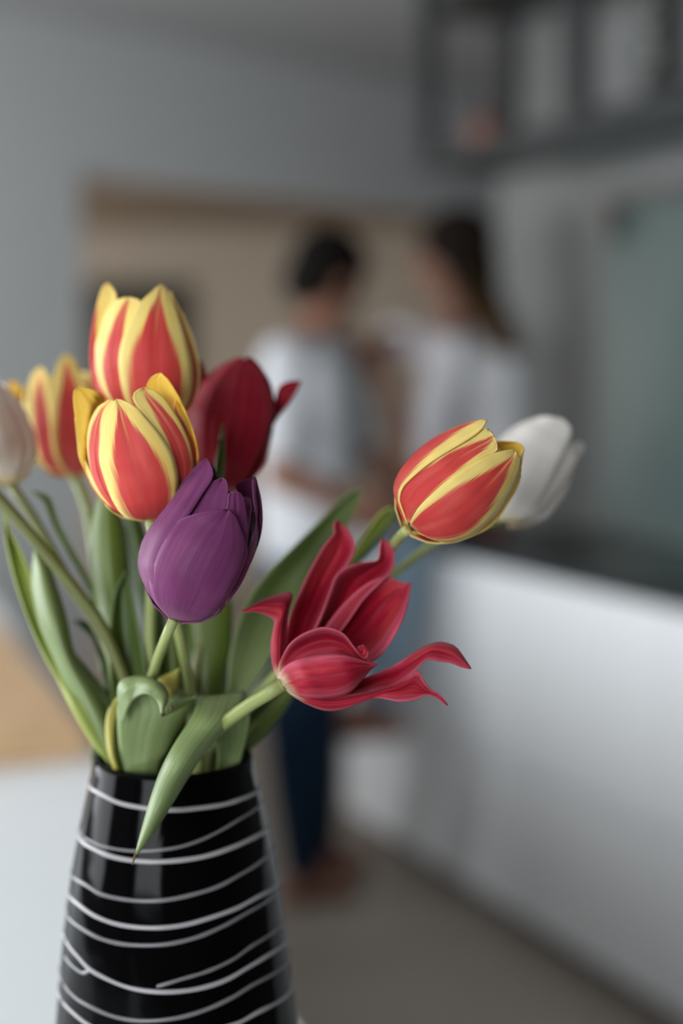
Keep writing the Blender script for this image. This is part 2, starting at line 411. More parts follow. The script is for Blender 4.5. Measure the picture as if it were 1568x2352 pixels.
# things on the shelf
e = empty('jar', kp(0.19, 0.22, SB+0.035), 'small round terracotta jar on the lower level of the hanging shelf', 'jar')
link('body', lathe([(0.022, 0), (0.040, 0.012), (0.05, 0.04), (0.05, 0.06), (0.042, 0.085), (0.03, 0.098), (0.024, 0.1), (0.022, 0.1), (0.028, 0.094), (0.044, 0.06), (0.03, 0.01), (0.01, 0.006)], kp(0.19, 0.22, SB+0.035)), M['copper'], e)
link('lid', lathe([(0.028, 0.101), (0.028, 0.106), (0.01, 0.112), (0.008, 0.122), (0.002, 0.126)], kp(0.19, 0.22, SB+0.035)), M['brown'], e)
bwl = link('dish', lathe([(0.05, 0), (0.10, 0.012), (0.145, 0.035), (0.15, 0.04), (0.14, 0.037), (0.09, 0.017), (0.01, 0.012)], kp(-0.38, 0.42, SB+0.035)), M['greenglass'], None)
tag(bwl, 'shallow dark green dish on the lower level of the hanging shelf', 'dish')
e = empty('potted_plant', kp(-0.52, 0.27, SB+0.035), 'dark potted plant with a pink blossom at the upper right corner', 'plant')
link('pot', lathe([(0.035, 0), (0.05, 0.09), (0.054, 0.10), (0.048, 0.10), (0.04, 0.02), (0.01, 0.015)], kp(-0.52, 0.27, SB+0.035)), M['pot'], e)
def blob_mesh(c, rad, n=10, seed=0, amp=0.2, sub=2):
    bm = bmesh.new(); bmesh.ops.create_icosphere(bm, subdivisions=sub, radius=1)
    for v in bm.verts:
        k = 1 + amp*noise.noise(v.co*2.1 + Vector((seed, 0, 0)))
        v.co = Vector((v.co.x*rad[0]*k + c[0], v.co.y*rad[1]*k + c[1], v.co.z*rad[2]*k + c[2]))
    return mesh_from(bm)
for i in range(16):
    a = i*2.4; q = kp(-0.52 + 0.05*math.cos(a)*(0.4+0.6*random.random()), 0.27 + 0.05*math.sin(a), SB+0.14+0.012*i)
    bm = bmesh.new(); d = Vector((math.cos(a), math.sin(a), 0.5)).normalized(); s = d.cross(Vector((0, 0, 1))).normalized(); up = s.cross(d)
    L = 0.055; o_ = Vector(q) - d*0.02
    pts = [o_, o_ + d*L*0.4 + s*0.016 + up*0.004, o_ + d*L, o_ + d*L*0.4 - s*0.016 + up*0.004, o_ + d*L*0.45 - up*0.004]
    vv = [bm.verts.new(p) for p in pts]
    for tri in ((0, 1, 4), (1, 2, 4), (2, 3, 4), (3, 0, 4), (0, 3, 2), (0, 2, 1)): bm.faces.new([vv[t] for t in tri])
    link('leaf', mesh_from(bm), M['darkleaf'], e)
link('stalk', prism([(kp(-0.52, 0.27, 0)[0]+0.006*math.cos(i), kp(-0.52, 0.27, 0)[1]+0.006*math.sin(i)) for i in range(6)], SB+0.05, SB+0.36), M['darkleaf'], e)
fb = link('blossom', blob_mesh(kp(-0.50, 0.27, SB+0.385), (0.045, 0.045, 0.035), seed=3, amp=0.35), M['pink'], e)
# bowl on the worktop
bb = link('bowl', lathe([(0.03, 0), (0.036, 0.01), (0.05, 0.04), (0.055, 0.06), (0.051, 0.06), (0.045, 0.04), (0.03, 0.012), (0.01, 0.01)], kp(0.10, 0.20, CT)), M['brown'], None)
tag(bb, 'small reddish brown bowl on the dark worktop below the white tulip', 'bowl')

# picture in the hall
pc = G(335, 1176, 1.42)  # direction only
def hallx(px): return (px-784)/FPX*9.3/CP
e = empty('picture', (hallx(325), 9.26, 1.6), 'dark framed olive picture on the far beige hall wall', 'picture')
px0, px1 = hallx(205), hallx(440); pz0, pz1 = 1.15, 1.98
link('print', prism([(px0+0.03, 9.275), (px1-0.03, 9.275), (px1-0.03, 9.285), (px0+0.03, 9.285)], pz0+0.03, pz1-0.03), M['art'], e, False)
for (a, b_, c, d) in ((px0, px1, pz0, pz0+0.03), (px0, px1, pz1-0.03, pz1), (px0, px0+0.03, pz0+0.031, pz1-0.031), (px1-0.03, px1, pz0+0.031, pz1-0.031)):
    link('frame_bar', prism([(a, 9.255), (b_, 9.255), (b_, 9.298), (a, 9.298)], c, d), M['frame'], e, False)

# ================================================================== ISLAND UNDER THE VASE, WOODEN BOARD
TZ = 0.985
A0 = G(680, 2345, TZ); B0 = G(210, 1690, TZ)
IU = Vector((B0.x-A0.x, B0.y-A0.y)).normalized(); IN = Vector((-IU.y, IU.x))    # IN points to the left
IO = Vector((A0.x, A0.y))
e = empty('kitchen_island', (*(IO + IU*0.4 + IN*0.5), 0), 'white kitchen island carrying the vase and the wooden board', 'island')
link('top', obox(IO, IU, IN, -1.0, 2.5, 0.0, 1.05, TZ-0.03, TZ, 0.003), M['tabletop'], e, False)  # far end stretched out of view to shade the lower cabinets
link('body', obox(IO, IU, IN, -0.95, 2.45, 0.06, 1.0, 0.08, TZ-0.031), M['white'], e, False)
link('plinth', obox(IO, IU, IN, -0.93, 2.43, 0.1, 0.95, 0.0, 0.079), M['plinth'], e, False)
c0 = G(207, 1683, TZ+0.03); c1 = G(0, 1432, TZ+0.03)
bu = Vector((c1.x-c0.x, c1.y-c0.y)).normalized(); bn_ = Vector((-bu.y, bu.x))
bd = link('chopping_board', obox((c0.x, c0.y), bu, bn_, 0, 0.80, 0, 0.45, TZ+0.0005, TZ+0.03, 0.004), M['oak'], None, False)
tag(bd, 'light oak wooden board lying on the white island behind the vase', 'board')

# ================================================================== VASE
DV = 0.572
rimc = P(398, 1742, DV); VX, VY = rimc.x, rimc.y; RIMZ = rimc.z
def axis_z(py):                      # height on the vase axis seen at row py
    r = ray(404, py); return CAM_H + r.z * (VY / r.y)
def rad_at(py, half):
    r = ray(404, py); return half / FPX * (VY / r.y)
vprof = [(axis_z(y), rad_at(y, h)) for y, h in ((1742, 183), (1790, 192), (1880, 212), (1980, 232), (2080, 247), (2200, 261), (2352, 275))]
zz, rr = vprof[-1]
vprof += [(zz-0.04, rr+0.0035), (zz-0.09, rr+0.004), (TZ+0.035, rr), (TZ+0.012, rr-0.004), (TZ+0.003, rr-0.010), (TZ, rr-0.016)]
vprof = [p for i, p in enumerate(vprof) if i == 0 or p[0] < vprof[i-1][0]-0.0005]
def vrad(z):
    for (z0, r0), (z1, r1) in zip(vprof, vprof[1:]):
        if z <= z0 and z >= z1:
            return r1 + (r0-r1)*(z-z1)/(z0-z1)
    return vprof[0][1] if z > vprof[0][0] else vprof[-1][1]
zs = []
def catmull(pts, n):
    """resample a polyline (tuples of any length) with a Catmull-Rom spline by chord length"""
    k = len(pts); out = []
    seg = [math.dist(a[:2] if len(a) < 3 else a, b[:2] if len(b) < 3 else b) + 1e-9 for a, b in zip(pts, pts[1:])]
    cum = [0]
    for s in seg: cum.append(cum[-1] + s)
    for i in range(n):
        d = cum[-1] * i / (n-1); j = 0
        while j < k-2 and cum[j+1] < d: j += 1
        t = (d - cum[j]) / seg[j]
        p0, p1, p2, p3 = pts[max(j-1, 0)], pts[j], pts[j+1], pts[min(j+2, k-1)]
        out.append(tuple(0.5*((2*b) + (-a+c)*t + (2*a-5*b+4*c-d_)*t*t + (-a+3*b-3*c+d_)*t**3) for a, b, c, d_ in zip(p0, p1, p2, p3)))
    return out
vp = catmull([(r, z) for z, r in vprof], 70)
vase = empty('vase', (VX, VY, TZ), 'black glossy glass vase wound with white threads holding the tulips', 'vase')
rt = vprof[0][1]
prof = [(0.0005, TZ)] + [(r, z) for r, z in vp[::-1]] + [(rt-0.0006, RIMZ+0.0014), (rt-0.0022, RIMZ+0.0018), (rt-0.0036, RIMZ+0.0008), (rt-0.004, RIMZ-0.004)]
prof += [(r-0.004, z) for r, z in vp[6:-8:4]] + [(0.02, TZ+0.02), (0.0005, TZ+0.02)]
link('body', lathe(prof, (VX, VY, 0), 96, False), M['vase'], vase)
def tube(path, rad, n=8, closed=False, mat_=None, name='tube', parent=None, flat=None, uv=True):
    """path: list of Vectors; rad: float or list"""
    bm = bmesh.new(); rows = []; k = len(path)
    up = Vector((0, 0, 1))
    prev = None
    for i, p in enumerate(path):
        t = (path[min(i+1, k-1)] - path[max(i-1, 0)]).normalized()
        x = (prev - t*prev.dot(t)) if prev is not None else t.cross(Vector((0.3, 0.9, 0.2)))
        x.normalize(); prev = x; y = t.cross(x)
        r = rad[i] if isinstance(rad, (list, tuple)) else rad
        rows.append([bm.verts.new(p + (x*math.cos(2*math.pi*j/n) + y*math.sin(2*math.pi*j/n))*r) for j in range(n)])
    uvl = bm.loops.layers.uv.new('UVMap')
    for i in range(k-1):
        for j in range(n):
            f = bm.faces.new((rows[i][j], rows[i][(j+1) % n], rows[i+1][(j+1) % n], rows[i+1][j]))
            for l, (a, b) in zip(f.loops, ((j, i), (j+1, i), (j+1, i+1), (j, i+1))): l[uvl].uv = (0.1 + 0.8*a/n, b/(k-1))
    bm.faces.new(rows[0][::-1]); bm.faces.new(rows[-1])
    return link(name, mesh_from(bm), mat_, parent)
def vase_hit(px, py):
    """first hit of the pixel's ray with the vase; at the silhouette, the nearest approach"""
    r = ray(px, py); o = Vector((0, 0, CAM_H)); best = None
    k0 = (VY-0.07)/r.y; k1 = VY/r.y
    for i in range(400):
        k = k0 + (k1-k0)*i/399; q = o + r*k
        g = math.hypot(q.x-VX, q.y-VY) - vrad(q.z)
        if best is None or g < best[0]: best = (g, q)
        if g <= 0: best = (g, q); break
    q = best[1]; return math.atan2(q.y-VY, q.x-VX), q.z
def thread(pts, w, m, close=True):
    w *= 0.66
    az = [vase_hit(*Z4(*p)) for p in pts]
    az = [(a - 2*math.pi if a > math.pi/2 else a, z) for a, z in az]     # front runs from -pi (left) to 0 (right)
    az = catmull(az, 40)
    if close:
        (a0, z0), (a1, z1) = az[0], az[-1]
        for i in range(1, 24):
            t = i/24; az.append((a1 + (a0 + 2*math.pi - a1)*t, z1 + (z0-z1)*t))
        az.append((a0 + 2*math.pi, z0))
    path = [Vector((VX + (vrad(z)-w*0.35)*math.cos(a), VY + (vrad(z)-w*0.35)*math.sin(a), z)) for a, z in az]
    k = len(path)
    rads = [w * (0.92 + 0.16*noise.noise(Vector((i*0.35, w*9000, 0)))) for i in range(k)]
    if not close: rads[0] *= 0.3; rads[-1] *= 0.3
    tube(path, rads, 8, mat_=m, name='glass_thread', parent=vase)
TH1, TH2 = M['thread'], M['thread2']
thread([(262, 375), (330, 440), (430, 490), (540, 515), (660, 530), (780, 533), (920, 520), (1050, 500), (1160, 465), (1240, 425)], 0.00165, TH1)
thread([(235, 690), (290, 722), (350, 745), (450, 765), (560, 772), (680, 765), (800, 745), (920, 705), (1050, 640), (1150, 580), (1240, 520)], 0.0011, TH2)
thread([(195, 650), (220, 710), (290, 760), (400, 805), (520, 828), (650, 835), (800, 825), (950, 800), (1100, 750), (1230, 690), (1310, 630)], 0.0018, TH1)
thread([(160, 890), (230, 960), (330, 1020), (450, 1050), (580, 1062), (720, 1055), (880, 1020), (1020, 975), (1150, 905), (1280, 815)], 0.00145, TH2)
thread([(145, 1010), (200, 1080), (300, 1150), (420, 1195), (550, 1215), (680, 1217), (820, 1200), (980, 1155), (1130, 1100), (1260, 1030), (1370, 945)], 0.00165, TH1)
thread([(140, 1150), (220, 1220), (330, 1280), (450, 1310), (580, 1320), (720, 1312), (880, 1275), (1040, 1210), (1200, 1120), (1350, 1010)], 0.0014, TH2)
thread([(130, 1290), (195, 1380), (265, 1455), (360, 1510), (480, 1560), (600, 1585), (740, 1590), (900, 1570), (1060, 1520), (1200, 1440), (1330, 1360), (1420, 1280)], 0.0016, TH1)
thread([(650, 1560), (800, 1515), (950, 1470), (1100, 1400), (1230, 1310), (1380, 1190)], 0.0013, TH2, False)
thread([(125, 1385), (180, 1450), (230, 1480), (272, 1462)], 0.0013, TH2, False)
thread([(118, 1545), (180, 1620), (280, 1680), (400, 1730), (530, 1755), (660, 1755), (800, 1735), (950, 1690), (1100, 1620), (1250, 1530), (1420, 1400)], 0.0014, TH2)
thread([(112, 1650), (170, 1710), (250, 1775), (400, 1850), (600, 1890), (800, 1870), (1000, 1810), (1130, 1770), (1280, 1690), (1440, 1570)], 0.0015, TH1)
for zz_, ph in ((1.045, 0.3), (1.02, 1.9)):
    path = [Vector((VX + (vrad(zz_)+0.0004)*math.cos(a), VY + (vrad(zz_)+0.0004)*math.sin(a), zz_ + 0.006*math.sin(a+ph))) for a in [i*2*math.pi/60 for i in range(61)]]
    tube(path, 0.0015, 8, mat_=TH1, name='glass_thread', parent=vase)

# ================================================================== TULIPS
def grid_mesh(rows, us, ts, thick=0.0005):
    """rows[i][j] Vectors -> a sheet with real thickness and a UV map (u across, t along)"""
    bm = bmesh.new(); uvl = bm.loops.layers.uv.new('UVMap')
    nI, nJ = len(rows), len(rows[0])
    nor = [[None]*nJ for _ in range(nI)]
    for i in range(nI):
        for j in range(nJ):
            a = rows[min(i+1, nI-1)][j] - rows[max(i-1, 0)][j]; b = rows[i][min(j+1, nJ-1)] - rows[i][max(j-1, 0)]
            c = a.cross(b); nor[i][j] = c.normalized() if c.length > 1e-12 else None
    last = Vector((0, -1, 0))
    for i in range(nI):
        for j in range(nJ):
            if nor[i][j] is None: nor[i][j] = nor[max(i-1, 0)][j] or last
    A = [[bm.verts.new(rows[i][j] + nor[i][j]*thick/2) for j in range(nJ)] for i in range(nI)]
    B = [[bm.verts.new(rows[i][j] - nor[i][j]*thick/2) for j in range(nJ)] for i in range(nI)]
    def face(vs_, ij):
        try: f = bm.faces.new(vs_)
        except ValueError: return
        for l, (i, j) in zip(f.loops, ij): l[uvl].uv = (us[j], ts[i])
    for i in range(nI-1):
        for j in range(nJ-1):
            q = ((i, j), (i, j+1), (i+1, j+1), (i+1, j))
            face([A[a][b] for a, b in q], q); face([B[a][b] for a, b in q[::-1]], q[::-1])
    for i in range(nI-1):
        for j in (0, nJ-1):
            q = ((i, j), (i+1, j)); face([A[i][j], A[i+1][j], B[i+1][j], B[i][j]], (q[0], q[1], q[1], q[0]))
    for j in range(nJ-1):
        for i in (0, nI-1):
            q = ((i, j), (i, j+1)); face([A[i][j], A[i][j+1], B[i][j+1], B[i][j]], (q[0], q[1], q[1], q[0]))
    return mesh_from(bm)

class Cup:
    """a tulip head: an axis seen between two pixels, a radius profile (pixels), depths at foot and tip"""
    def __init__(s, base, tip, d0, d1, prof):
        s.b = Vector(base); s.a = Vector(tip) - s.b; s.L = s.a.length; s.a /= s.L; s.p = Vector((-s.a.y, s.a.x)); s.d0, s.d1, s.prof = d0, d1, prof
    def R(s, t):
        pr = s.prof
        if t <= pr[0][0]: return max(0.0, pr[0][1] * (1 + (t-pr[0][0])*8))
        for (t0, r0), (t1, r1) in zip(pr, pr[1:]):
            if t <= t1:
                k = (t-t0)/(t1-t0); k2 = k*k*(3-2*k); k = 0.5*k + 0.5*k2
                return r0 + (r1-r0)*k
        (t0, r0), (t1, r1) = pr[-2:]
        return max(0.0, r1 + (r1-r0)/(t1-t0)*(t-t1))
    def depth(s, px, py, side, off):
        v = Vector((px, py)) - s.b; t = v.dot(s.a)/s.L; q = v.dot(s.p); r = s.R(t)
        h = math.sqrt(max(0.0, r*r - q*q)); d = s.d0 + (s.d1-s.d0)*t
        return d - side*(h*d/FPX + off)

def petal_from_edges(L, R, tip, fn, nt=30, nu=15, u=(-1, 1), wav=0.0, seed=0.0, thick=0.0005, tr=(0, 1)):
    """L, R: edge polylines (pixels) from foot to tip; fn(px,py,u,t) -> depth"""
    L = catmull(list(L) + [tip], nt); R = catmull(list(R) + [tip], nt)
    rows = []
    for i in range(nt):
        t = i/(nt-1); row = []
        for j in range(nu):
            k = j/(nu-1); x = L[i][0] + (R[i][0]-L[i][0])*k; y = L[i][1] + (R[i][1]-L[i][1])*k
            uu = 2*k-1
            d = fn(x, y, uu, t)
            if wav: d += wav*noise.noise(Vector((uu*1.6 + seed, t*2.4, seed*3))) * (0.3 + 0.7*t)
            row.append(P(x, y, d))
        rows.append(row)
    us = [0.5*(1 + u[0] + (u[1]-u[0])*j/(nu-1)) for j in range(nu)]
    ts = [tr[0] + (tr[1]-tr[0])*i/(nt-1) for i in range(nt)]
    return grid_mesh(rows, us, ts, thick)

def tulip(label, base_loc):
    return empty('tulip', base_loc, label, 'tulip', 'cut tulips in the black vase')
def cup_petal(e, cup, f, L, R, tip, m, side=1, off=0.0, u=(-1, 1), lift=0.0006, wav=0.0008, seed=0.0, bow=0.0, crease=0.0005, trange=(0, 1)):
    def fn(x, y, uu, t):
        o = off*min(1, t*5) + lift*abs(uu)**3*side + bow*(1-uu*uu)*math.sin(math.pi*min(1, t*0.9+0.05))
        o -= crease*math.exp(-(uu/0.07)**2)*min(1, t*4)
        return cup.depth(x, y, side, o)
    me = petal_from_edges(ZZ(f, L), ZZ(f, R), f(*tip), fn, u=u, wav=wav, seed=seed)
    return link('petal', me, m, e)
def back_petals(e, cup, m, angs, hs=0.9, shrink=0.9, wmax=62, topw=0.4):
    """petals on the far side of the cup, on its own surface of revolution"""
    for n_, ang in enumerate(angs):
        rows = []; nt, nu = 18, 9
        for i in range(nt):
            t = i/(nt-1); row = []
            w = wmax * min(1, 0.25 + 3*t) * (1 if t < 0.55 else math.sqrt(max(0, 1-((t-0.55)/0.45)**2)) * (1-topw) + topw * (1 if t < 0.97 else 0.4))
            for j in range(nu):
                uu = 2*j/(nu-1)-1; a = math.radians(ang + uu*w)
                s_ = t*hs; r = cup.R(s_)*shrink
                c = cup.b + cup.a*(cup.L*s_) + cup.p*(r*math.sin(a)); d = cup.d0 + (cup.d1-cup.d0)*s_
                row.append(P(c.x, c.y, d - r*math.cos(a)*d/FPX))
            rows.append(row)
        link('petal', grid_mesh(rows, [j/(nu-1) for j in range(nu)], [i/(nt-1) for i in range(nt)]), m, e)
BOT = TZ + 0.025
def stem(e, pts, m, r=0.0021, r1=None, into=True, n=46):
    """pts: (px, py, depth) from the flower to the vase mouth, then down inside the vase"""
    path = [P(*p) for p in pts]
    if into:
        q = path[-1]; c = Vector((VX, VY, 0)); v = Vector((q.x-VX, q.y-VY, 0)); 
        if v.length > 0.024: v *= 0.024/v.length
        path.append(Vector((VX, VY, RIMZ-0.05)) + v*1.0)
        path.append(Vector((VX, VY, RIMZ-0.14)) - v*0.5)
        path.append(Vector((VX, VY, BOT)) - v*1.1)
    path = [Vector(p) for p in catmull([tuple(p) for p in path], n)]
    r1 = r1 or r*1.1
    tube(path, [r + (r1-r)*i/(n-1) for i in range(n)], 10, mat_=m, name='stem', parent=e)
def leaf(e, f, L, R, tip, dL, dM, dR, m, nt=34, nu=11, name='leaf', wav=0.0012, seed=0.0, thick=0.0007, pw=2.0, ridge=0.0, crease=0.0, tr=(0, 1)):
    """edges from foot to tip; depths along the left edge, midrib and right edge (lists, metres)"""
    def ip(a, t):
        if not isinstance(a, (list, tuple)): return a
        k = t*(len(a)-1); i = min(int(k), len(a)-2); k -= i; k = k*k*(3-2*k); return a[i] + (a[i+1]-a[i])*k
    def fn(x, y, uu, t):
        l, m_, r = ip(dL, t), ip(dM, t), ip(dR, t)
        gr = crease*math.exp(-((uu-ridge)/0.06)**2)*min(1, t*5)*min(1, (1-t)*5)
        k = uu-ridge; k = k/(1-ridge) if k > 0 else -k/(1+ridge)
        return m_ + gr + ((r if uu > ridge else l)-m_)*k**pw
    Lp, Rp = ZZ(f, L), ZZ(f, R)
    if Lp[0][1] > 1690 and Rp[0][1] > 1690:       # foot of the leaf runs on down inside the vase
        mx = (Lp[0][0] + Rp[0][0])/2; sh = (402-mx)*0.25
        hw = min(0.42*abs(Rp[0][0]-Lp[0][0]), 40)
        Lp.insert(0, (mx + sh - hw, Lp[0][1] + 110)); Rp.insert(0, (mx + sh + hw, Rp[0][1] + 110))
        def ext(a): return [min(0.585, max(0.565, (a[0] if isinstance(a, (list, tuple)) else a)))] + (list(a) if isinstance(a, (list, tuple)) else [a, a])
        dL, dM, dR = ext(dL), ext(dM), ext(dR)
    me = petal_from_edges(Lp, Rp, f(*tip), fn, nt=nt, nu=nu, wav=wav, seed=seed, thick=thick, tr=tr)
    return link(name, me, m, e)
def at_foot(dx=0.0, dy=0.0): return (VX+dx, VY+dy, BOT)

# ---- purple tulip
e = tulip('purple tulip, sharp and closest, tilted to the right in the middle of the bunch', at_foot(0.0, -0.01))
c = Cup(Z1(895, 1805), Z1(1170, 1075), 0.512, 0.512, [(0, 20), (0.03, 55), (0.08, 84), (0.16, 107), (0.3, 124), (0.5, 126), (0.7, 113), (0.85, 93), (1, 70)])
cup_petal(e, c, Z1, [(880, 1795), (810, 1720), (775, 1640), (772, 1570), (790, 1490), (850, 1370), (905, 1300), (965, 1268), (1060, 1245), (1140, 1236)],
          [(940, 1803), (1050, 1797), (1130, 1735), (1200, 1630), (1250, 1530), (1273, 1450), (1255, 1380), (1232, 1320), (1212, 1270), (1190, 1243)], (1170, 1234), M['purple'], off=0.0026, seed=1, bow=0.001)
cup_petal(e, c, Z1, [(875, 1795), (800, 1710), (745, 1620), (715, 1540), (715, 1465), (745, 1370), (820, 1265), (890, 1175), (945, 1085), (1000, 1020), (1045, 978)],
          [(900, 1795), (870, 1700), (850, 1600), (850, 1500), (890, 1400), (950, 1300), (1000, 1220), (1050, 1140), (1092, 1075), (1095, 1030), (1075, 985)], (1062, 970), M['purple'], off=0.0012, seed=2, bow=0.003, crease=0)
cup_petal(e, c, Z1, [(930, 1700), (935, 1500), (960, 1300), (1000, 1190), (1050, 1125), (1100, 1085), (1130, 1074)],
          [(1000, 1700), (1120, 1500), (1165, 1300), (1168, 1200), (1174, 1130), (1166, 1090), (1155, 1075)], (1144, 1071), M['purple'], off=-0.0005, seed=3)
cup_petal(e, c, Z1, [(1060, 1700), (1130, 1450), (1160, 1250), (1170, 1195), (1172, 1160), (1185, 1148)],
          [(1180, 1650), (1260, 1450), (1274, 1350), (1268, 1260), (1252, 1180), (1238, 1150)], (1215, 1145), M['purple'], off=0.0004, seed=4)
cup_petal(e, c, Z1, [(1100, 1750), (1170, 1550), (1230, 1400), (1240, 1250), (1225, 1150), (1210, 1110), (1250, 1085)],
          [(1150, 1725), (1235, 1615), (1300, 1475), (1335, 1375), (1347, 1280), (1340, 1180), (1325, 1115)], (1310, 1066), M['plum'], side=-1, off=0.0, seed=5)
cup_petal(e, c, Z1, [(1165, 1705), (1240, 1570), (1280, 1450), (1308, 1360), (1318, 1280), (1305, 1190), (1300, 1120), (1300, 1085)],
          [(1160, 1722), (1238, 1615), (1303, 1475), (1338, 1375), (1350, 1280), (1343, 1180), (1328, 1115), (1320, 1080)], (1310, 1064), M['purple'], off=0.0, seed=6, u=(0.4, 1), crease=0)
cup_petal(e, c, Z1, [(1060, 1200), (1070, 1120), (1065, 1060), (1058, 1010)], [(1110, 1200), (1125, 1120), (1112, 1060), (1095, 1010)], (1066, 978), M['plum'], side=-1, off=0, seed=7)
back_petals(e, c, M['purple'], (180, 120, 240), hs=0.93, shrink=0.86)
stem(e, [(398, 1424, 0.512), (385, 1455, 0.516), (362, 1515, 0.536), (345, 1575, 0.555), (335, 1660, 0.568), (330, 1745, 0.570)], M['stem'], 0.0020)

# ---- front striped tulip
e = tulip('red and yellow tulip in front on the left, directly above the purple one', at_foot(-0.01, 0.0))
c = Cup(Z1(775, 1288), Z1(690, 640), 0.530, 0.528, [(0, 20), (0.03, 60), (0.08, 88), (0.16, 108), (0.3, 124), (0.5, 130), (0.7, 124), (0.85, 110), (1, 88)])
cup_petal(e, c, Z1, [(745, 1284), (650, 1274), (585, 1195), (545, 1095), (513, 985), (513, 890), (528, 800), (556, 725), (580, 680)],
          [(810, 1284), (865, 1262), (903, 1190), (917, 1110), (907, 1020), (880, 940), (830, 860), (760, 775), (695, 705), (640, 674)], (600, 667), M['striped'], off=0.0026, seed=11, bow=0.001)
cup_petal(e, c, Z1, [(800, 1280), (880, 1210), (905, 1110), (890, 1000), (830, 870), (755, 765), (695, 690), (682, 650), (700, 622)],
          [(850, 1275), (925, 1185), (965, 1095), (990, 1010), (975, 900), (935, 800), (885, 715), (835, 650), (785, 615)], (740, 607), M['striped'], off=0.0010, seed=12, u=(-0.95, 0.8))
cup_petal(e, c, Z1, [(800, 1200), (800, 900), (765, 700), (753, 610), (765, 570), (790, 545)],
          [(965, 1150), (1012, 1010), (1016, 930), (990, 820), (950, 720), (905, 625), (862, 560)], (825, 532), M['yellow'], side=-1, off=-0.012, seed=13)
cup_petal(e, c, Z1, [(870, 1270), (930, 1190), (970, 1095), (985, 1000), (975, 900), (935, 800), (900, 720)],
          [(875, 1272), (945, 1195), (1000, 1080), (1018, 990), (1017, 920), (990, 820), (950, 720)], (905, 630), M['striped'], off=-0.0005, seed=15, u=(0.1, 1), crease=0)
cup_petal(e, c, Z1, [(720, 1278), (600, 1238), (510, 1165), (445, 1045), (412, 960), (400, 870), (386, 760), (376, 665), (382, 618)],
          [(740, 1250), (640, 1150), (560, 1000), (520, 850), (520, 760), (530, 690), (540, 660), (510, 630), (450, 610)], (402, 603), M['yellow'], side=-1, off=0.0, seed=14)
cup_petal(e, c, Z1, [(730, 1282), (620, 1252), (540, 1175), (480, 1070), (455, 960), (450, 860), (465, 780), (500, 712), (540, 678)],
          [(760, 1282), (660, 1250), (600, 1170), (555, 1060), (540, 960), (548, 860), (556, 780), (572, 715), (585, 680)], (578, 663), M['striped'], off=0.0010, seed=16, u=(-0.7, 1))
cup_petal(e, c, Z1, [(720, 1280), (600, 1240), (508, 1165), (442, 1045), (408, 960), (398, 870)],
          [(725, 1278), (620, 1238), (530, 1165), (470, 1050), (430, 960), (406, 870)], (386, 760), M['striped'], off=-0.0003, seed=17, u=(0.55, 1), crease=0)
back_petals(e, c, M['striped'], (180, 125, 235), hs=0.9)
stem(e, [(345, 1196, 0.530), (352, 1230, 0.535), (375, 1320, 0.547), (405, 1430, 0.556), (425, 1520, 0.560), (440, 1600, 0.562), (440, 1740, 0.562)], M['stem'], 0.0020)

# ---- tall striped tulip at the top
e = tulip('tallest red and yellow tulip at the top, upright behind the front one', at_foot(0.0, 0.01))
c = Cup(Z1(790, 815), Z1(735, 100), 0.568, 0.566, [(0, 20), (0.05, 65), (0.15, 105), (0.3, 123), (0.45, 127), (0.6, 121), (0.8, 98), (1, 62)])
cup_petal(e, c, Z1, [(750, 805), (690, 750), (640, 650), (615, 540), (611, 450), (630, 355), (670, 260), (720, 170), (780, 112), (808, 88)],
          [(830, 805), (910, 760), (965, 680), (988, 580), (985, 480), (960, 370), (930, 270), (900, 190), (870, 125), (848, 90)], (828, 77), M['striped'], off=0.0024, seed=21, bow=0.001)
cup_petal(e, c, Z1, [(720, 800), (620, 730), (550, 640), (515, 530), (510, 440), (528, 330), (553, 230), (580, 170), (615, 147)],
          [(770, 800), (710, 720), (670, 620), (650, 500), (660, 380), (690, 270), (715, 205), (727, 165), (705, 148)], (660, 142), M['striped'], off=0.0010, seed=22)
cup_petal(e, c, Z1, [(700, 800), (580, 720), (500, 630), (467, 520), (460, 420), (470, 310), (490, 210), (512, 130), (535, 78)],
          [(720, 800), (640, 720), (560, 640), (520, 540), (520, 440), (535, 330), (558, 230), (592, 170), (600, 130), (575, 85)], (552, 67), M['striped'], off=0.0, seed=23, u=(0.2, 1), crease=0)
cup_petal(e, c, Z1, [(850, 800), (950, 700), (980, 580), (980, 480), (955, 360), (925, 250), (890, 160)],
          [(880, 800), (970, 720), (1015, 620), (1030, 520), (1012, 430), (985, 340), (950, 250), (912, 175)], (875, 110), M['striped'], off=-0.0004, seed=24, u=(0.1, 1), crease=0)
back_petals(e, c, M['striped'], (180, 125, 235), hs=0.85)
stem(e, [(353, 985, 0.568), (356, 1100, 0.568), (350, 1300, 0.570), (345, 1500, 0.574), (360, 1720, 0.574)], M['stem'], 0.0022)

# ---- crimson tulip
e = tulip('dark crimson tulip with one flared petal, behind and right of the striped ones', at_foot(0.01, 0.012))
c = Cup(Z1(1120, 1150), Z1(1260, 470), 0.600, 0.602, [(0, 24), (0.1, 75), (0.3, 104), (0.55, 104), (0.75, 86), (0.9, 58), (1, 28)])
cup_petal(e, c, Z1, [(1090, 1140), (1000, 1050), (960, 900), (960, 760), (1010, 640), (1070, 545), (1150, 482), (1210, 456)],
          [(1150, 1140), (1190, 950), (1200, 800), (1220, 650), (1245, 540), (1260, 480)], (1245, 448), M['crimson'], off=0.0010, seed=31)
cup_petal(e, c, Z1, [(1140, 1140), (1150, 950), (1165, 800), (1190, 650), (1215, 540), (1240, 475)],
          [(1210, 1140), (1290, 1035), (1350, 900), (1390, 780), (1408, 680), (1392, 590), (1355, 515), (1320, 470)], (1285, 449), M['crimson'], off=0.0025, seed=32)
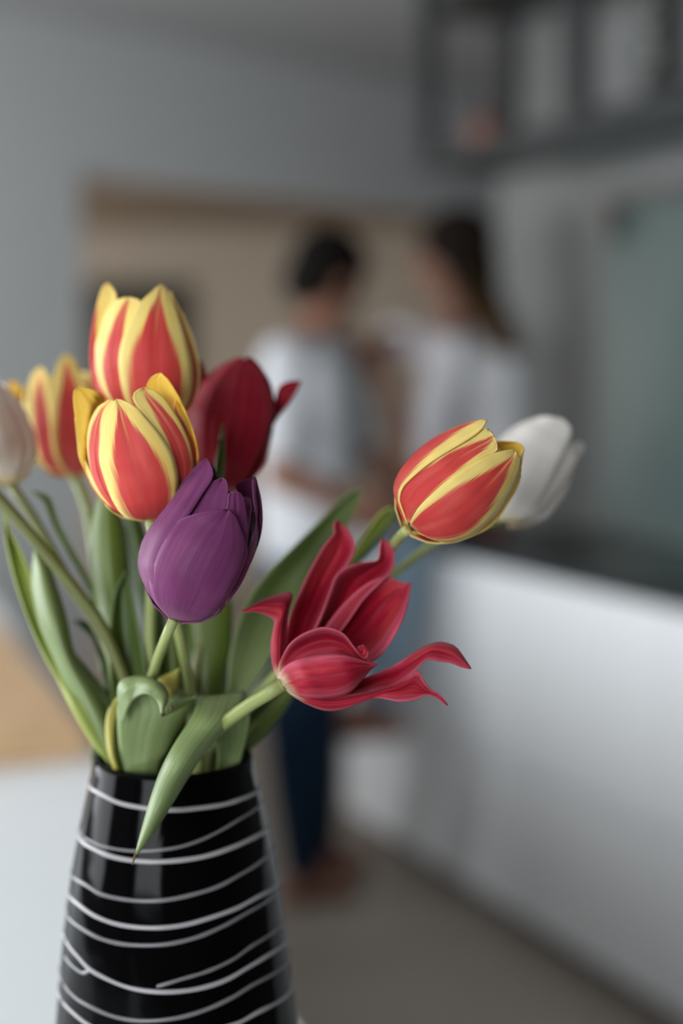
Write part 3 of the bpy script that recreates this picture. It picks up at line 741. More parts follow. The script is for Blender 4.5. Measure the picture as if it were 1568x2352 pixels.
cup_petal(e, c, Z1, [(1200, 1140), (1300, 900), (1380, 760), (1410, 680), (1428, 610), (1460, 582), (1500, 572)],
          [(1230, 1140), (1310, 985), (1372, 855), (1425, 765), (1482, 690), (1520, 630), (1540, 590)], (1549, 573), M['crimson'], off=-0.001, seed=33, wav=0.002)
cup_petal(e, c, Z1, [(1000, 900), (990, 700), (1000, 560), (1022, 490)], [(1100, 900), (1090, 650), (1068, 550), (1050, 495)], (1036, 465), M['crimson'], side=-1, off=0.004, seed=34)
back_petals(e, c, M['crimson'], (180, 120, 240), hs=0.85)
stem(e, [(500, 1133, 0.600), (490, 1250, 0.602), (470, 1430, 0.598), (440, 1600, 0.590), (420, 1730, 0.586)], M['stemdark'], 0.0022)
leaf(e, Z1, [(1098, 1110), (1108, 1000), (1122, 920)], [(1150, 1110), (1155, 1000), (1152, 900)], (1145, 790), 0.567, [0.568, 0.568], 0.567, M['leafdark'])

# ---- blurred striped tulip at the left
e = tulip('blurred red and yellow tulip at the far left, behind the tallest one', at_foot(-0.012, 0.012))
c = Cup(Z1(375, 1070), Z1(290, 450), 0.655, 0.655, [(0, 24), (0.06, 60), (0.2, 96), (0.45, 108), (0.7, 98), (0.9, 72), (1, 50)])
cup_petal(e, c, Z1, [(345, 1062), (285, 970), (262, 860), (260, 740), (268, 620), (283, 525), (308, 460)],
          [(430, 1058), (475, 960), (485, 860), (475, 740), (452, 620), (415, 530), (375, 455)], (340, 432), M['striped'], off=0.0024, seed=41)
cup_petal(e, c, Z1, [(330, 1062), (230, 1015), (185, 920), (160, 800), (150, 690), (155, 590), (175, 522)],
          [(380, 1062), (320, 990), (295, 900), (275, 790), (265, 680), (258, 590), (240, 525)], (206, 499), M['striped'], off=0.0010, seed=42)
cup_petal(e, c, Z1, [(300, 1050), (180, 960), (130, 850), (100, 720), (62, 645), (38, 595)],
          [(330, 1040), (240, 940), (190, 840), (155, 740), (132, 660), (100, 592)], (62, 571), M['yellow'], side=-1, off=0.0, seed=43)
back_petals(e, c, M['striped'], (180, 120, 240), hs=0.85)
stem(e, [(170, 1096, 0.655), (195, 1150, 0.652), (208, 1210, 0.648), (225, 1320, 0.64), (270, 1520, 0.62), (320, 1740, 0.59)], M['stem'], 0.0022)
leaf(e, Z3, [(470, 1450), (540, 1100), (490, 850), (440, 780)], [(500, 1450), (590, 1150), (560, 930), (515, 830), (450, 742)], (375, 730), 0.60, [0.595, 0.602, 0.605], 0.60, M['leafdark'])
leaf(e, Z3, [(520, 1000), (470, 640), (430, 520), (335, 360), (275, 240), (235, 130), (205, 95)], [(540, 1000), (495, 630), (455, 505), (360, 340), (300, 225), (262, 110), (225, 78)], (165, 62), 0.607, [0.60, 0.607, 0.612], 0.607, M['leaf'])

# ---- blush tulip cut by the left edge
e = tulip('blurred blush white tulip cut off by the left edge of the photo', at_foot(-0.014, 0.004))
c = Cup(Z1(55, 1108), Z1(-95, 545), 0.610, 0.612, [(0, 22), (0.06, 55), (0.2, 86), (0.4, 93), (0.65, 82), (0.85, 58), (1, 28)])
cup_petal(e, c, Z1, [(20, 1100), (-60, 1040), (-130, 930), (-170, 800), (-170, 690), (-145, 610)],
          [(60, 1100), (100, 1020), (120, 930), (110, 850), (60, 740), (-10, 620)], (-90, 540), M['blush'], off=0.0022, seed=51)
cup_petal(e, c, Z1, [(40, 1100), (10, 1000), (0, 900), (-10, 800), (-20, 700)],
          [(85, 1098), (130, 1030), (172, 930), (178, 870), (145, 770), (80, 660), (20, 600)], (-30, 560), M['blush'], off=0.0010, seed=52)
back_petals(e, c, M['blush'], (180, 120, 240), hs=0.9)
stem(e, [(24, 1112, 0.610), (70, 1180, 0.607), (110, 1250, 0.603), (165, 1350, 0.598), (230, 1450, 0.592), (300, 1620, 0.585), (330, 1740, 0.580)], M['stemdark'], 0.0022)
# ---- tulip whose head hangs outside the frame: its thick olive stem crosses the left side
e = tulip('thick olive tulip stem leaning out of the photo at the left edge', at_foot(-0.014, -0.004))
c = Cup((-75, 1060), (-240, 760), 0.560, 0.545, [(0, 22), (0.06, 55), (0.2, 92), (0.4, 105), (0.65, 96), (0.85, 70), (1, 40)])
back_petals(e, c, M['blush'], (0, 60, 120, 180, 240, 300), hs=0.98, shrink=1.0)
stem(e, [(-75, 1062, 0.560), (-40, 1105, 0.562), (10, 1160, 0.563), (70, 1228, 0.564), (130, 1300, 0.566), (190, 1378, 0.567), (240, 1450, 0.568), (300, 1600, 0.568), (345, 1740, 0.565)], M['stemdark'], 0.0024)
leaf(e, Z3, [(590, 1500), (500, 1395), (400, 1240), (320, 1090), (240, 935), (170, 785), (108, 620), (58, 450), (28, 300)],
     [(620, 1480), (540, 1345), (455, 1200), (385, 1060), (300, 920), (225, 760), (175, 600), (150, 480), (100, 360), (55, 270)], (18, 180), [0.560, 0.580, 0.590], [0.558, 0.585, 0.596], [0.560, 0.580, 0.590], M['leaflime'], seed=3)

# ---- right striped tulip
e = tulip('red and yellow tulip reaching far to the right, in front of the white one', at_foot(0.012, 0.0))
c = Cup(Z2(752, 520), Z2(1165, 135), 0.520, 0.516, [(0, 20), (0.03, 48), (0.08, 74), (0.16, 98), (0.3, 117), (0.5, 119), (0.7, 104), (0.85, 86), (1, 62)])
cup_petal(e, c, Z2, [(770, 500), (775, 475), (805, 425), (862, 368), (930, 310), (1010, 256), (1090, 216), (1150, 200)],
          [(800, 522), (855, 554), (930, 562), (1005, 542), (1075, 492), (1135, 425), (1185, 335), (1208, 260), (1207, 222)], (1188, 197), M['striped'], off=0.0026, seed=61, bow=0.001, u=(-1.05, 0.92))
cup_petal(e, c, Z2, [(752, 485), (724, 410), (740, 352), (790, 300), (850, 255), (920, 202), (990, 160), (1050, 122), (1080, 110)],
          [(772, 490), (790, 440), (840, 390), (900, 335), (980, 280), (1060, 230), (1110, 208), (1120, 190)], (1105, 145), M['striped'], off=0.0006, seed=62, u=(-0.75, 0.75))
cup_petal(e, c, Z2, [(745, 490), (715, 410), (705, 345), (725, 290), (770, 230), (840, 167), (920, 120), (1000, 90), (1050, 78)],
          [(762, 500), (740, 440), (727, 395), (742, 345), (800, 288), (860, 242), (940, 192), (1010, 150), (1055, 115)], (1077, 79), M['striped'], off=0.0018, seed=63, u=(0.0, 1), crease=0)
cup_petal(e, c, Z2, [(960, 350), (1050, 230), (1095, 175), (1125, 163)], [(1150, 350), (1203, 275), (1221, 215), (1222, 185)], (1195, 167), M['yellow'], side=-1, off=0.0, seed=64)
cup_petal(e, c, Z2, [(800, 525), (930, 555), (1060, 500), (1150, 400), (1195, 310), (1205, 240)],
          [(805, 530), (880, 562), (950, 568), (1080, 512), (1150, 432), (1203, 335), (1216, 250)], (1218, 195), M['striped'], off=0.0, seed=65, u=(0.5, 1), crease=0)
back_petals(e, c, M['striped'], (180, 125, 235), hs=0.88)
stem(e, [(933, 1217, 0.524), (905, 1250, 0.545), (870, 1295, 0.560), (800, 1370, 0.568), (700, 1480, 0.572), (580, 1610, 0.572), (490, 1735, 0.575)], M['stem'], 0.0021)

# ---- white tulip
e = tulip('blurred white tulip half hidden behind the right red and yellow one', at_foot(0.014, 0.01))
c = Cup(Z2(1140, 485), Z2(1395, 80), 0.620, 0.622, [(0, 24), (0.08, 60), (0.25, 92), (0.5, 96), (0.75, 78), (0.9, 56), (1, 38)])
cup_petal(e, c, Z2, [(1110, 480), (1060, 400), (1050, 300), (1080, 220), (1140, 142), (1210, 92), (1300, 63)],
          [(1170, 482), (1240, 460), (1295, 390), (1345, 300), (1385, 210), (1412, 145), (1410, 105)], (1375, 72), M['whitep'], off=0.0024, seed=71)
cup_petal(e, c, Z2, [(1170, 478), (1250, 390), (1320, 300), (1375, 225), (1420, 175)],
          [(1200, 482), (1268, 458), (1330, 395), (1392, 310), (1440, 232), (1464, 190)], (1452, 164), M['whitep'], off=0.001, seed=72)
back_petals(e, c, M['whitep'], (180, 120, 240), hs=0.85)
stem(e, [(1154, 1198, 0.620), (1080, 1210, 0.616), (1000, 1245, 0.610), (905, 1318, 0.604), (800, 1400, 0.600), (650, 1560, 0.592), (480, 1735, 0.582)], M['leafyellow'] if False else M['stem'], 0.0017)

# ---- open lily-shaped tulip
e = tulip('wide open rose red tulip with curled pointed petals, lower right of the bunch', at_foot(0.006, -0.012))
def lp(L, R, tip, dL, dM, dR, seed=0, wav=0.0012, m=None, name='petal', f=Z2, pw=1.6, ridge=0.0, crease=0.0008, tr=(0, 1), parent=None):
    return leaf(parent or e, f, L, R, tip, dL, dM, dR, m or M['lily'], nt=36, nu=17, name=name, wav=wav, seed=seed, thick=0.0005, pw=pw, ridge=ridge, crease=crease, tr=tr)
B = 0.518
# back petals
lp([(262, 1112), (262, 1010), (285, 880), (330, 765), (370, 680), (420, 590), (455, 546), (468, 530), (463, 500)], [(290, 1110), (340, 1010), (400, 900), (445, 800), (490, 700), (532, 640), (549, 595), (540, 550), (512, 508)], (478, 479),
   [B+.004, B+.016, B+.022, B+.026], [B+.004, B+.024, B+.030, B+.030], [B+.004, B+.016, B+.022, B+.030], 81)
lp([(270, 1112), (330, 1010), (400, 890), (445, 775), (480, 692), (560, 652), (637, 640), (645, 600)], [(310, 1112), (420, 1010), (510, 900), (580, 800), (650, 730), (692, 690), (706, 640), (700, 592), (680, 567)], (655, 554),
   [B+.004, B+.012, B+.018, B+.024], [B+.004, B+.022, B+.027, B+.026], [B+.004, B+.012, B+.016, B+.026], 82)
lp([(280, 1115), (370, 1000), (445, 885), (520, 795), (600, 730), (675, 705), (735, 728)], [(320, 1130), (480, 1075), (600, 1050), (660, 1010), (712, 930), (742, 870), (758, 815), (766, 770)], (772, 730),
   [B+.004, B+.012, B+.018, B+.020], [B+.002, B+.016, B+.022, B+.020], [B, B+.002, B+.006, B+.016], 83)
# left petal, rolled back to the left
lp([(245, 1122), (222, 1065), (213, 990), (222, 920), (228, 884), (205, 864), (160, 847), (120, 846)], [(258, 1112), (262, 1020), (272, 945), (277, 890), (284, 835), (296, 772), (240, 778), (165, 806), (120, 832)], (93, 845),
   [B-.001, B+.004, B+.001, B-.006], [B, B-.001, B-.004, B-.006], [B+.003, B+.004, B+.004, B-.004], 84)
# lower petals reaching right
lp([(280, 1140), (400, 1165), (480, 1158), (560, 1120), (640, 1090), (720, 1050), (800, 1000), (850, 975), (900, 968), (950, 985), (985, 1030)], [(290, 1150), (420, 1200), (520, 1190), (620, 1165), (700, 1150), (780, 1090), (835, 1038), (880, 1045), (930, 1050), (975, 1066)], (1013, 1073),
   [B, B+.003, B+.001, B-.004, B-.007], [B, B+.006, B+.003, B-.010, B-.010], [B, B-.004, B-.006, B-.010, B-.010], 85)
lp([(262, 1140), (330, 1172), (430, 1188), (540, 1176), (640, 1160), (720, 1130), (770, 1100), (806, 1082), (822, 1115), (850, 1156), (885, 1175)], [(262, 1150), (300, 1180), (360, 1215), (430, 1239), (500, 1234), (570, 1208), (640, 1190), (720, 1203), (780, 1198), (828, 1180), (862, 1182), (895, 1203)], (919, 1219),
   [B-.001, B-.008, B-.010, B-.014, B-.018], [B-.002, B-.011, B-.015, B-.014, B-.018], [B-.002, B-.007, B-.013, B-.019, B-.018], 86)
# front petal
fp = lp([(247, 1128), (252, 1085), (290, 1050), (350, 1030), (425, 1018), (500, 1018), (560, 1034), (605, 1050)], [(275, 1158), (330, 1183), (400, 1190), (470, 1185), (530, 1165), (575, 1118), (605, 1082), (622, 1066)], (640, 1056),
   [B-.002, B-.011, B-.015, B-.012], [B-.004, B-.017, B-.020, B-.013], [B-.002, B-.010, B-.013, B-.011], 87, wav=0.003, pw=1.7, crease=0.0)
lp([(247, 1125), (243, 1065), (265, 1010), (300, 962), (360, 925), (430, 908), (500, 932), (540, 980), (572, 1020), (605, 1045)], [(262, 1130), (275, 1092), (315, 1062), (370, 1042), (435, 1032), (500, 1030), (560, 1044), (605, 1055)], (636, 1056),
   [B-.001, B-.008, B-.013, B-.012], [B-.002, B-.004, B-.006, B-.010], [B-.002, B-.006, B-.010, B-.010], 89, wav=0.002, crease=0.0, name='petal_fold', parent=fp)
lp([(545, 985), (556, 995), (563, 985)], [(585, 1040), (598, 1030), (602, 1005)], (582, 978), [B-.010, B-.010], [B-.013, B-.012], [B-.012, B-.012], 88, name='curled_edge', tr=(0.6, 1), parent=fp)
stem(e, [(648, 1572, 0.514), (622, 1590, 0.516), (580, 1614, 0.519), (540, 1642, 0.523), (495, 1680, 0.540), (455, 1735, 0.558)], M['stem'], 0.0025)
# its leaf hangs over the front of the vase
leaf(e, ID, [(500, 1740), (478, 1650), (462, 1600), (440, 1650), (400, 1712), (370, 1770), (345, 1840), (328, 1900), (317, 1940)], [(552, 1740), (572, 1650), (562, 1588), (545, 1640), (502, 1690), (462, 1740), (425, 1795), (395, 1845), (365, 1893), (336, 1935)], (313, 1962),
     [0.560, 0.552, 0.530, 0.520, 0.514, 0.513], [0.562, 0.550, 0.524, 0.514, 0.510, 0.512], [0.560, 0.546, 0.532, 0.523, 0.516, 0.513], M['leafgrey'], nt=46, seed=8, wav=0.0004)
tube([P(314, 1956, 0.5128), P(309, 1970, 0.5128), P(306, 1978, 0.5125), P(304, 1987, 0.512)], [0.0007, 0.0005, 0.0003, 0.0002], 6, mat_=M['dry'], name='dry_tip', parent=e)

# ---- leaves that belong to the tulips around them: hand them to their flower
T = [o for o in COL.objects if o.name.startswith('tulip') and o.type == 'EMPTY']
purple, front, top, crim, left, blush, olive, right, white, lily = T
leaf(blush, Z3, [(560, 1480), (475, 1335), (400, 1205), (330, 1045), (262, 885), (205, 745), (172, 600), (165, 480)],
     [(640, 1470), (575, 1240), (500, 1090), (415, 965), (372, 860), (342, 720), (300, 580), (250, 445)], (178, 365), [0.562, 0.570, 0.578], [0.558, 0.562, 0.572], [0.566, 0.574, 0.578], M['leafgrey'], seed=5)
leaf(blush, Z3, [(540, 1400), (500, 1230), (430, 1090), (385, 960)], [(610, 1400), (590, 1240), (560, 1120), (470, 1000)], (370, 880), 0.582, [0.584, 0.586], 0.582, M['leafdark'], seed=6)
leaf(top, Z3, [(620, 1450), (560, 1000), (520, 800), (490, 620), (470, 450), (468, 280), (485, 160)], [(760, 1450), (730, 1000), (690, 720), (665, 480), (645, 310), (615, 170), (590, 100)], (530, 40), [0.576, 0.592, 0.592], [0.574, 0.584, 0.588], [0.576, 0.592, 0.592], M['leaf'], seed=7)
leaf(top, Z3, [(760, 1450), (740, 1000), (700, 760), (670, 550), (640, 350), (615, 200)], [(880, 1450), (870, 1000), (838, 680), (795, 460), (745, 280), (710, 180)], (660, 60), [0.584, 0.60, 0.60], [0.580, 0.594, 0.596], [0.584, 0.60, 0.60], M['leafdark'], seed=9)
leaf(front, Z3, [(600, 1450), (578, 1150), (568, 1000), (566, 850), (572, 700), (598, 565)], [(760, 1450), (760, 1150), (755, 1020), (742, 900), (710, 750), (680, 600)], (652, 468), [0.560, 0.568, 0.570], [0.564, 0.574, 0.574], [0.560, 0.570, 0.572], M['leafdark'], seed=10)
leaf(crim, Z3, [(1000, 1450), (980, 1100), (960, 900), (930, 780), (920, 600)], [(1140, 1450), (1170, 1050), (1188, 900), (1192, 750), (1180, 600)], (1040, 380), 0.597, [0.590, 0.594, 0.600], 0.598, M['leaf'], seed=11)
leaf(front, Z3, [(820, 1450), (830, 1100), (850, 900), (870, 760)], [(960, 1450), (950, 1100), (930, 900), (910, 760)], (890, 640), 0.588, [0.583, 0.586], 0.588, M['leaf'], seed=12)
leaf(white, ID, [(485, 1740), (520, 1600), (528, 1510), (545, 1435), (575, 1368), (622, 1308), (682, 1248), (742, 1188), (790, 1140)], [(535, 1740), (560, 1610), (605, 1535), (645, 1460), (685, 1395), (724, 1328), (764, 1258), (795, 1205), (818, 1165)], (828, 1121), [0.580, 0.600, 0.620], [0.582, 0.612, 0.624], [0.580, 0.605, 0.620], M['leafgrey'], seed=13)
leaf(white, Z2, [(330, 830), (505, 665), (560, 580), (600, 520), (640, 462), (680, 432)], [(350, 850), (535, 665), (590, 620), (640, 562), (690, 505), (705, 460)], (702, 430), 0.605, [0.603, 0.610], 0.605, M['leaflime'], seed=14)
leaf(white, Z2, [(340, 850), (520, 670), (580, 605), (640, 540)], [(360, 870), (545, 668), (600, 612), (655, 545)], (705, 455), 0.602, [0.600, 0.603], 0.602, M['leafdark'], seed=15)
leaf(right, ID, [(510, 1750), (545, 1700), (590, 1650), (635, 1605)], [(550, 1750), (592, 1705), (632, 1660), (664, 1614)], (690, 1560), [0.580, 0.585], [0.577, 0.582], [0.580, 0.586], M['leaf'], seed=16)
leaf(right, ID, [(520, 1740), (545, 1670), (570, 1610), (600, 1555)], [(560, 1740), (592, 1690), (625, 1640), (650, 1590)], (652, 1490), [0.596, 0.600], [0.592, 0.596], [0.596, 0.600], M['leafdark'], seed=17)
# curled front leaf
leaf(purple, Z3, [(640, 1490), (618, 1400), (606, 1300), (604, 1180), (610, 1100), (625, 1050)], [(815, 1490), (860, 1400), (905, 1300), (960, 1215), (1005, 1150), (900, 1080)], (720, 1040), [0.550, 0.543, 0.538], [0.548, 0.541, 0.538], [0.550, 0.548, 0.550], M['leafgrey'], seed=18)
leaf(purple, Z3, [(606, 1150), (608, 1075), (630, 1036), (690, 1017), (760, 1020), (825, 1052), (862, 1100), (858, 1150), (840, 1195)], [(632, 1260), (662, 1170), (700, 1122), (745, 1105), (783, 1118), (809, 1144), (823, 1176), (828, 1205)], (834, 1220), [0.538, 0.536, 0.529, 0.522], [0.538, 0.532, 0.524, 0.519], [0.5375, 0.532, 0.524, 0.520], M['leafgrey'], seed=19, name='leaf', wav=0.0005)
leaf(purple, Z3, [(838, 1185), (870, 1158), (920, 1138), (970, 1126)], [(836, 1222), (890, 1198), (940, 1170), (985, 1140)], (1014, 1118), [0.521, 0.536], [0.520, 0.534], [0.521, 0.538], M['leafgrey'], seed=20, wav=0.0003)
for q in (((832, 1205), (834, 1214), (836, 1222)), ((878, 1172), (884, 1182), (888, 1190))):
    tube([P(*Z3(*q[0]), 0.5195), P(*Z3(*q[1]), 0.5190), P(*Z3(*q[2]), 0.5192)], [0.0005, 0.0007, 0.0004], 6, mat_=M['dry'], name='dry_tip', parent=purple)
leaf(front, Z3, [(850, 1110), (830, 1060), (820, 1025)], [(885, 1120), (905, 1080), (915, 1030)], (922, 976), 0.545, [0.542, 0.545], 0.546, M['leafyellow'], seed=21)
leaf(olive, Z3, [(585, 1490), (556, 1400), (545, 1280), (560, 1185)], [(615, 1490), (592, 1400), (588, 1280), (602, 1185)], (612, 1118), 0.551, [0.548, 0.552], 0.552, M['leafyellow'], seed=22)
leaf(crim, Z3, [(1180, 1040), (1165, 960), (1175, 880), (1205, 830)], [(1240, 1040), (1300, 960), (1310, 890), (1290, 840)], (1250, 808), 0.636, [0.622, 0.626], 0.636, M['stemdark'], seed=24)

# ================================================================== PEOPLE (behind, out of focus)
def sweep(bm, a, b, ra, rb, n=12):
    """tapered capsule between two points"""
    a, b = Vector(a), Vector(b); d = b-a; L = d.length
    q = d.to_track_quat('Z', 'Y').to_matrix().to_4x4() if L > 1e-6 else Matrix()
    bmesh.ops.create_cone(bm, cap_ends=True, segments=n, radius1=ra, radius2=rb, depth=max(L, 1e-4), matrix=Matrix.Translation((a+b)/2) @ q)
    for c_, r_ in ((a, ra), (b, rb)): bmesh.ops.create_uvsphere(bm, u_segments=n, v_segments=8, radius=r_*1.001, matrix=Matrix.Translation(c_))
def chain(bm, pts):
    for (a, ra), (b, rb) in zip(pts, pts[1:]): sweep(bm, a, b, ra, rb)
def ell(bm, c, r, rot=None):
    m = Matrix.Translation(Vector(c)) @ (rot or Matrix()) @ Matrix.Diagonal((*r, 1))
    bmesh.ops.create_uvsphere(bm, u_segments=20, v_segments=14, radius=1, matrix=m)
def fused(name, bm, m, parent, vox=0.01, it=4, keep=None):
    me = mesh_from(bm); o = link(name, me, m, parent)
    r = o.modifiers.new('fuse', 'REMESH'); r.mode = 'VOXEL'; r.voxel_size = vox; r.use_smooth_shade = True
    s = o.modifiers.new('soften', 'SMOOTH'); s.factor = 0.5; s.iterations = it
    return o
def frame(fwd, up=(0, 0, 1)):
    f = Vector(fwd).normalized(); r = f.cross(Vector(up)).normalized(); u = r.cross(f)
    return Matrix((r, f, u)).transposed().to_4x4()     # local x right, y forward, z up
def head(bm, c, fwd, s=1.0):
    F = frame(fwd); C_ = Matrix.Translation(Vector(c)) @ F
    def at(x, y, z): return C_ @ Vector((x*s, y*s, z*s))
    ell(bm, at(0, -0.012, 0.025), (0.075*s, 0.095*s, 0.09*s), F)
    ell(bm, at(0, 0.02, -0.045), (0.058*s, 0.07*s, 0.07*s), F)
    ell(bm, at(0, 0.055, -0.092), (0.026*s, 0.026*s, 0.022*s), F)          # chin
    sweep(bm, at(0, 0.085, 0.012), at(0, 0.108, -0.030), 0.010*s, 0.014*s)  # nose
    sweep(bm, at(-0.018, 0.082, -0.062), at(0.018, 0.082, -0.062), 0.009*s, 0.009*s)  # lips
    for x in (-1, 1):
        ell(bm, at(0.078*x, -0.008, -0.008), (0.011*s, 0.02*s, 0.032*s), F)
        ell(bm, at(0.036*x, 0.072, 0.026), (0.028*s, 0.012*s, 0.010*s), F)  # brow
    return at, F
def hand(bm, wrist, d, nrm, curl=0.5, thumb=1):
    d = Vector(d).normalized(); nrm = Vector(nrm); nrm = (nrm - d*nrm.dot(d)).normalized(); side = d.cross(nrm)
    wrist = Vector(wrist)
    pc = wrist + d*0.05
    R_ = Matrix((side, d, nrm)).transposed().to_4x4()
    ell(bm, pc, (0.042, 0.052, 0.018), R_)
    for i, l in enumerate((0.068, 0.078, 0.073, 0.056)):
        p = wrist + d*0.088 + side*(0.030 - 0.02*i)
        d1 = (d*math.cos(curl*0.5) - nrm*math.sin(curl*0.5)); d2 = (d*math.cos(curl) - nrm*math.sin(curl)); d3 = (d*math.cos(curl*1.6) - nrm*math.sin(curl*1.6))
        p1 = p + d1*l*0.42; p2 = p1 + d2*l*0.33; p3 = p2 + d3*l*0.25
        chain(bm, [(p, 0.010), (p1, 0.0095), (p2, 0.009), (p3, 0.008)])
    t0 = wrist + d*0.03 + side*0.036*thumb; t1 = t0 + (d*0.6 + side*0.75*thumb - nrm*0.2).normalized()*0.035; t2 = t1 + (d*0.95 + side*0.2*thumb - nrm*0.3).normalized()*0.03
    chain(bm, [(t0, 0.013), (t1, 0.011), (t2, 0.0095)])
def foot(bm, ankle, d, s=1.0, zfix=None):
    d = Vector((d[0], d[1], 0)).normalized(); a = Vector(ankle)
    side = Vector((-d.y, d.x, 0)); z0 = a.z - 0.075*s if zfix is None else zfix
    heel = Vector((a.x, a.y, z0+0.03)) - d*0.04*s
    ball = Vector((a.x, a.y, z0+0.025)) + d*0.11*s
    chain(bm, [(a, 0.038*s), (heel, 0.032*s), (ball, 0.030*s)]); sweep(bm, a, ball, 0.036*s, 0.028*s)
    for i in range(5):
        b0 = ball + side*(0.03-0.015*i)*s; sweep(bm, b0, b0 + d*(0.05-0.006*i)*s - Vector((0, 0, 0.008)), 0.011*s, 0.009*s)
EYES = []
# ---- standing man
mx_, my_ = P(715, 1260, 3.72).x, P(715, 1260, 3.72).y
man = empty('person', (mx_, my_, 0), 'person with short black hair in a white T-shirt and navy jeans, standing with bowed head', 'person', 'couple in the background')
mj = dict(pelvis=P(712, 1250, 3.72), waist=P(712, 1120, 3.72), chest=P(712, 930, 3.73), neckb=P(718, 790, 3.73), neck=P(740, 725, 3.73), head=P(752, 650, 3.72),
          sr=P(655, 835, 3.60), sl=P(770, 830, 3.88), er=P(640, 1095, 3.52), wr=P(795, 1148, 3.56), el=P(850, 1050, 3.95), wl=P(930, 1150, 3.90))
gz = lambda p, z: Vector((p.x, p.y, z))
hr = P(690, 1310, 3.66); hl = P(745, 1310, 3.80); kr = P(668, 1650, 3.60); kl = P(725, 1640, 3.80)
ar = G(695, 2075, 0.0); ar = Vector((ar.x, ar.y, 0.085)); al = G(735, 2010, 0.0); al = Vector((al.x, al.y, 0.085))
mf = Vector((0.70, 0.62, -0.55))                                    # looking right and down
bm = bmesh.new()
ath, F = head(bm, mj['head'], mf, 1.0)
chain(bm, [(mj['neckb'], 0.062), (mj['neck'], 0.056), (mj['head'] - Vector((0.01, 0, 0.03)), 0.055)])
ell(bm, (mj['chest'] + mj['waist'])/2, (0.10, 0.155, 0.26)); ell(bm, mj['pelvis'], (0.10, 0.15, 0.13))
chain(bm, [(mj['neckb'], 0.07), (mj['sr'], 0.055)]); chain(bm, [(mj['neckb'], 0.07), (mj['sl'], 0.055)])
for s_, e_, w_, hd in ((mj['sr'], mj['er'], mj['wr'], 1), (mj['sl'], mj['el'], mj['wl'], -1)):
    fo = e_ + (w_-e_)*0.35
    chain(bm, [(s_, 0.055), (s_ + (e_-s_)*0.5, 0.047), (e_, 0.040), (fo, 0.043), (w_, 0.029)])
    hand(bm, w_, w_-e_, (-0.2, -1, 0.2) if hd == 1 else (0.2, 1, 0.2), 0.6, hd)
for h_, k_, a_ in ((hr, kr, ar), (hl, kl, al)):
    chain(bm, [(h_, 0.085), (k_, 0.056), (k_ + (a_-k_)*0.3, 0.055), (a_, 0.036)])
    foot(bm, a_, (0.9, 0.35, 0), 1.05, 0.002)
fused('body', bm, M['skin'], man, 0.009, 2)
for x in (-1, 1):
    bm = bmesh.new(); ell(bm, ath(0.033*x, 0.083, 0.006), (0.012, 0.009, 0.009), F); link('eye', mesh_from(bm), M['eye'], man)
bm = bmesh.new()                                                    # short hair
ell(bm, ath(0, -0.022, 0.040), (0.092, 0.110, 0.094), F); ell(bm, ath(0, -0.060, -0.015), (0.082, 0.062, 0.085), F); ell(bm, ath(0, 0.035, 0.09), (0.062, 0.05, 0.042), F)
for i in range(40):
    a_ = i*2.399; r_ = math.sqrt((i+0.5)/40)
    sweep(bm, ath(0.075*r_*math.cos(a_), 0.09*r_*math.sin(a_)-0.02, 0.045+0.085*math.sqrt(max(0, 1-r_*r_*0.95))), ath(0.082*r_*math.cos(a_), 0.10*r_*math.sin(a_)-0.01, 0.055+0.088*math.sqrt(max(0, 1-r_*r_*0.95))), 0.018, 0.012, 8)
fused('hair', bm, M['hair'], man, 0.009, 2)
bm = bmesh.new()                                                    # T-shirt
ell(bm, mj['chest'] + Vector((0, 0, 0.0)), (0.132, 0.19, 0.19)); ell(bm, mj['waist'] + Vector((0, 0, 0.03)), (0.125, 0.175, 0.19)); ell(bm, mj['pelvis'] + Vector((0, 0, 0.02)), (0.128, 0.178, 0.115))
chain(bm, [(mj['neckb'] - Vector((0, 0, 0.05)), 0.088), (mj['sr'], 0.068)]); chain(bm, [(mj['neckb'] - Vector((0, 0, 0.05)), 0.088), (mj['sl'], 0.068)])
for s_, e_ in ((mj['sr'], mj['er']), (mj['sl'], mj['el'])): chain(bm, [(s_, 0.070), (s_ + (e_-s_)*0.72, 0.066)])
chain(bm, [(mj['chest'] - Vector((0.02, 0.05, 0)), 0.13), (mj['pelvis'] + Vector((-0.01, -0.05, 0.03)), 0.125)])
fused('t_shirt', bm, M['shirt'], man, 0.012, 5)
bm = bmesh.new()                                                    # jeans
ell(bm, mj['pelvis'] - Vector((0, 0, 0.03)), (0.118, 0.165, 0.125))
for h_, k_, a_ in ((hr, kr, ar), (hl, kl, al)): chain(bm, [(h_, 0.098), (h_ + (k_-h_)*0.5, 0.084), (k_, 0.070), (k_ + (a_-k_)*0.4, 0.068), (a_ + Vector((0, 0, 0.02)), 0.054)])
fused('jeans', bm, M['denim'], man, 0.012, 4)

# ---- seated woman
SEAT = CT
wp = P(1060, 1185, 4.16); wp = Vector((wp.x, wp.y, SEAT + 0.115))
wo = empty('person', (wp.x, wp.y, SEAT), 'person with long brown hair in a white blouse and light jeans, sitting on the worktop', 'person', 'couple in the background')
wj = dict(waist=P(1078, 1040, 4.14), chest=P(1074, 890, 4.10), neckb=P(1050, 770, 4.10), neck=P(1040, 710, 4.09), head=P(1030, 588, 4.07),
          sl=P(1035, 815, 3.95), sr=P(1020, 800, 4.22), el=P(948, 1085, 3.84), wl=P(897, 880, 3.80), er=P(905, 780, 4.12), wr=P(862, 812, 3.93))
wf = Vector((-0.96, 0.22, -0.14))
hn = wp + Vector((-0.05, -0.075, -0.005)); hf = wp + Vector((-0.02, 0.08, -0.005))
kn = P(925, 1265, 3.83); kf = P(905, 1255, 3.98); an = P(885, 1625, 3.90); af = P(845, 1600, 4.0)
bm = bmesh.new()
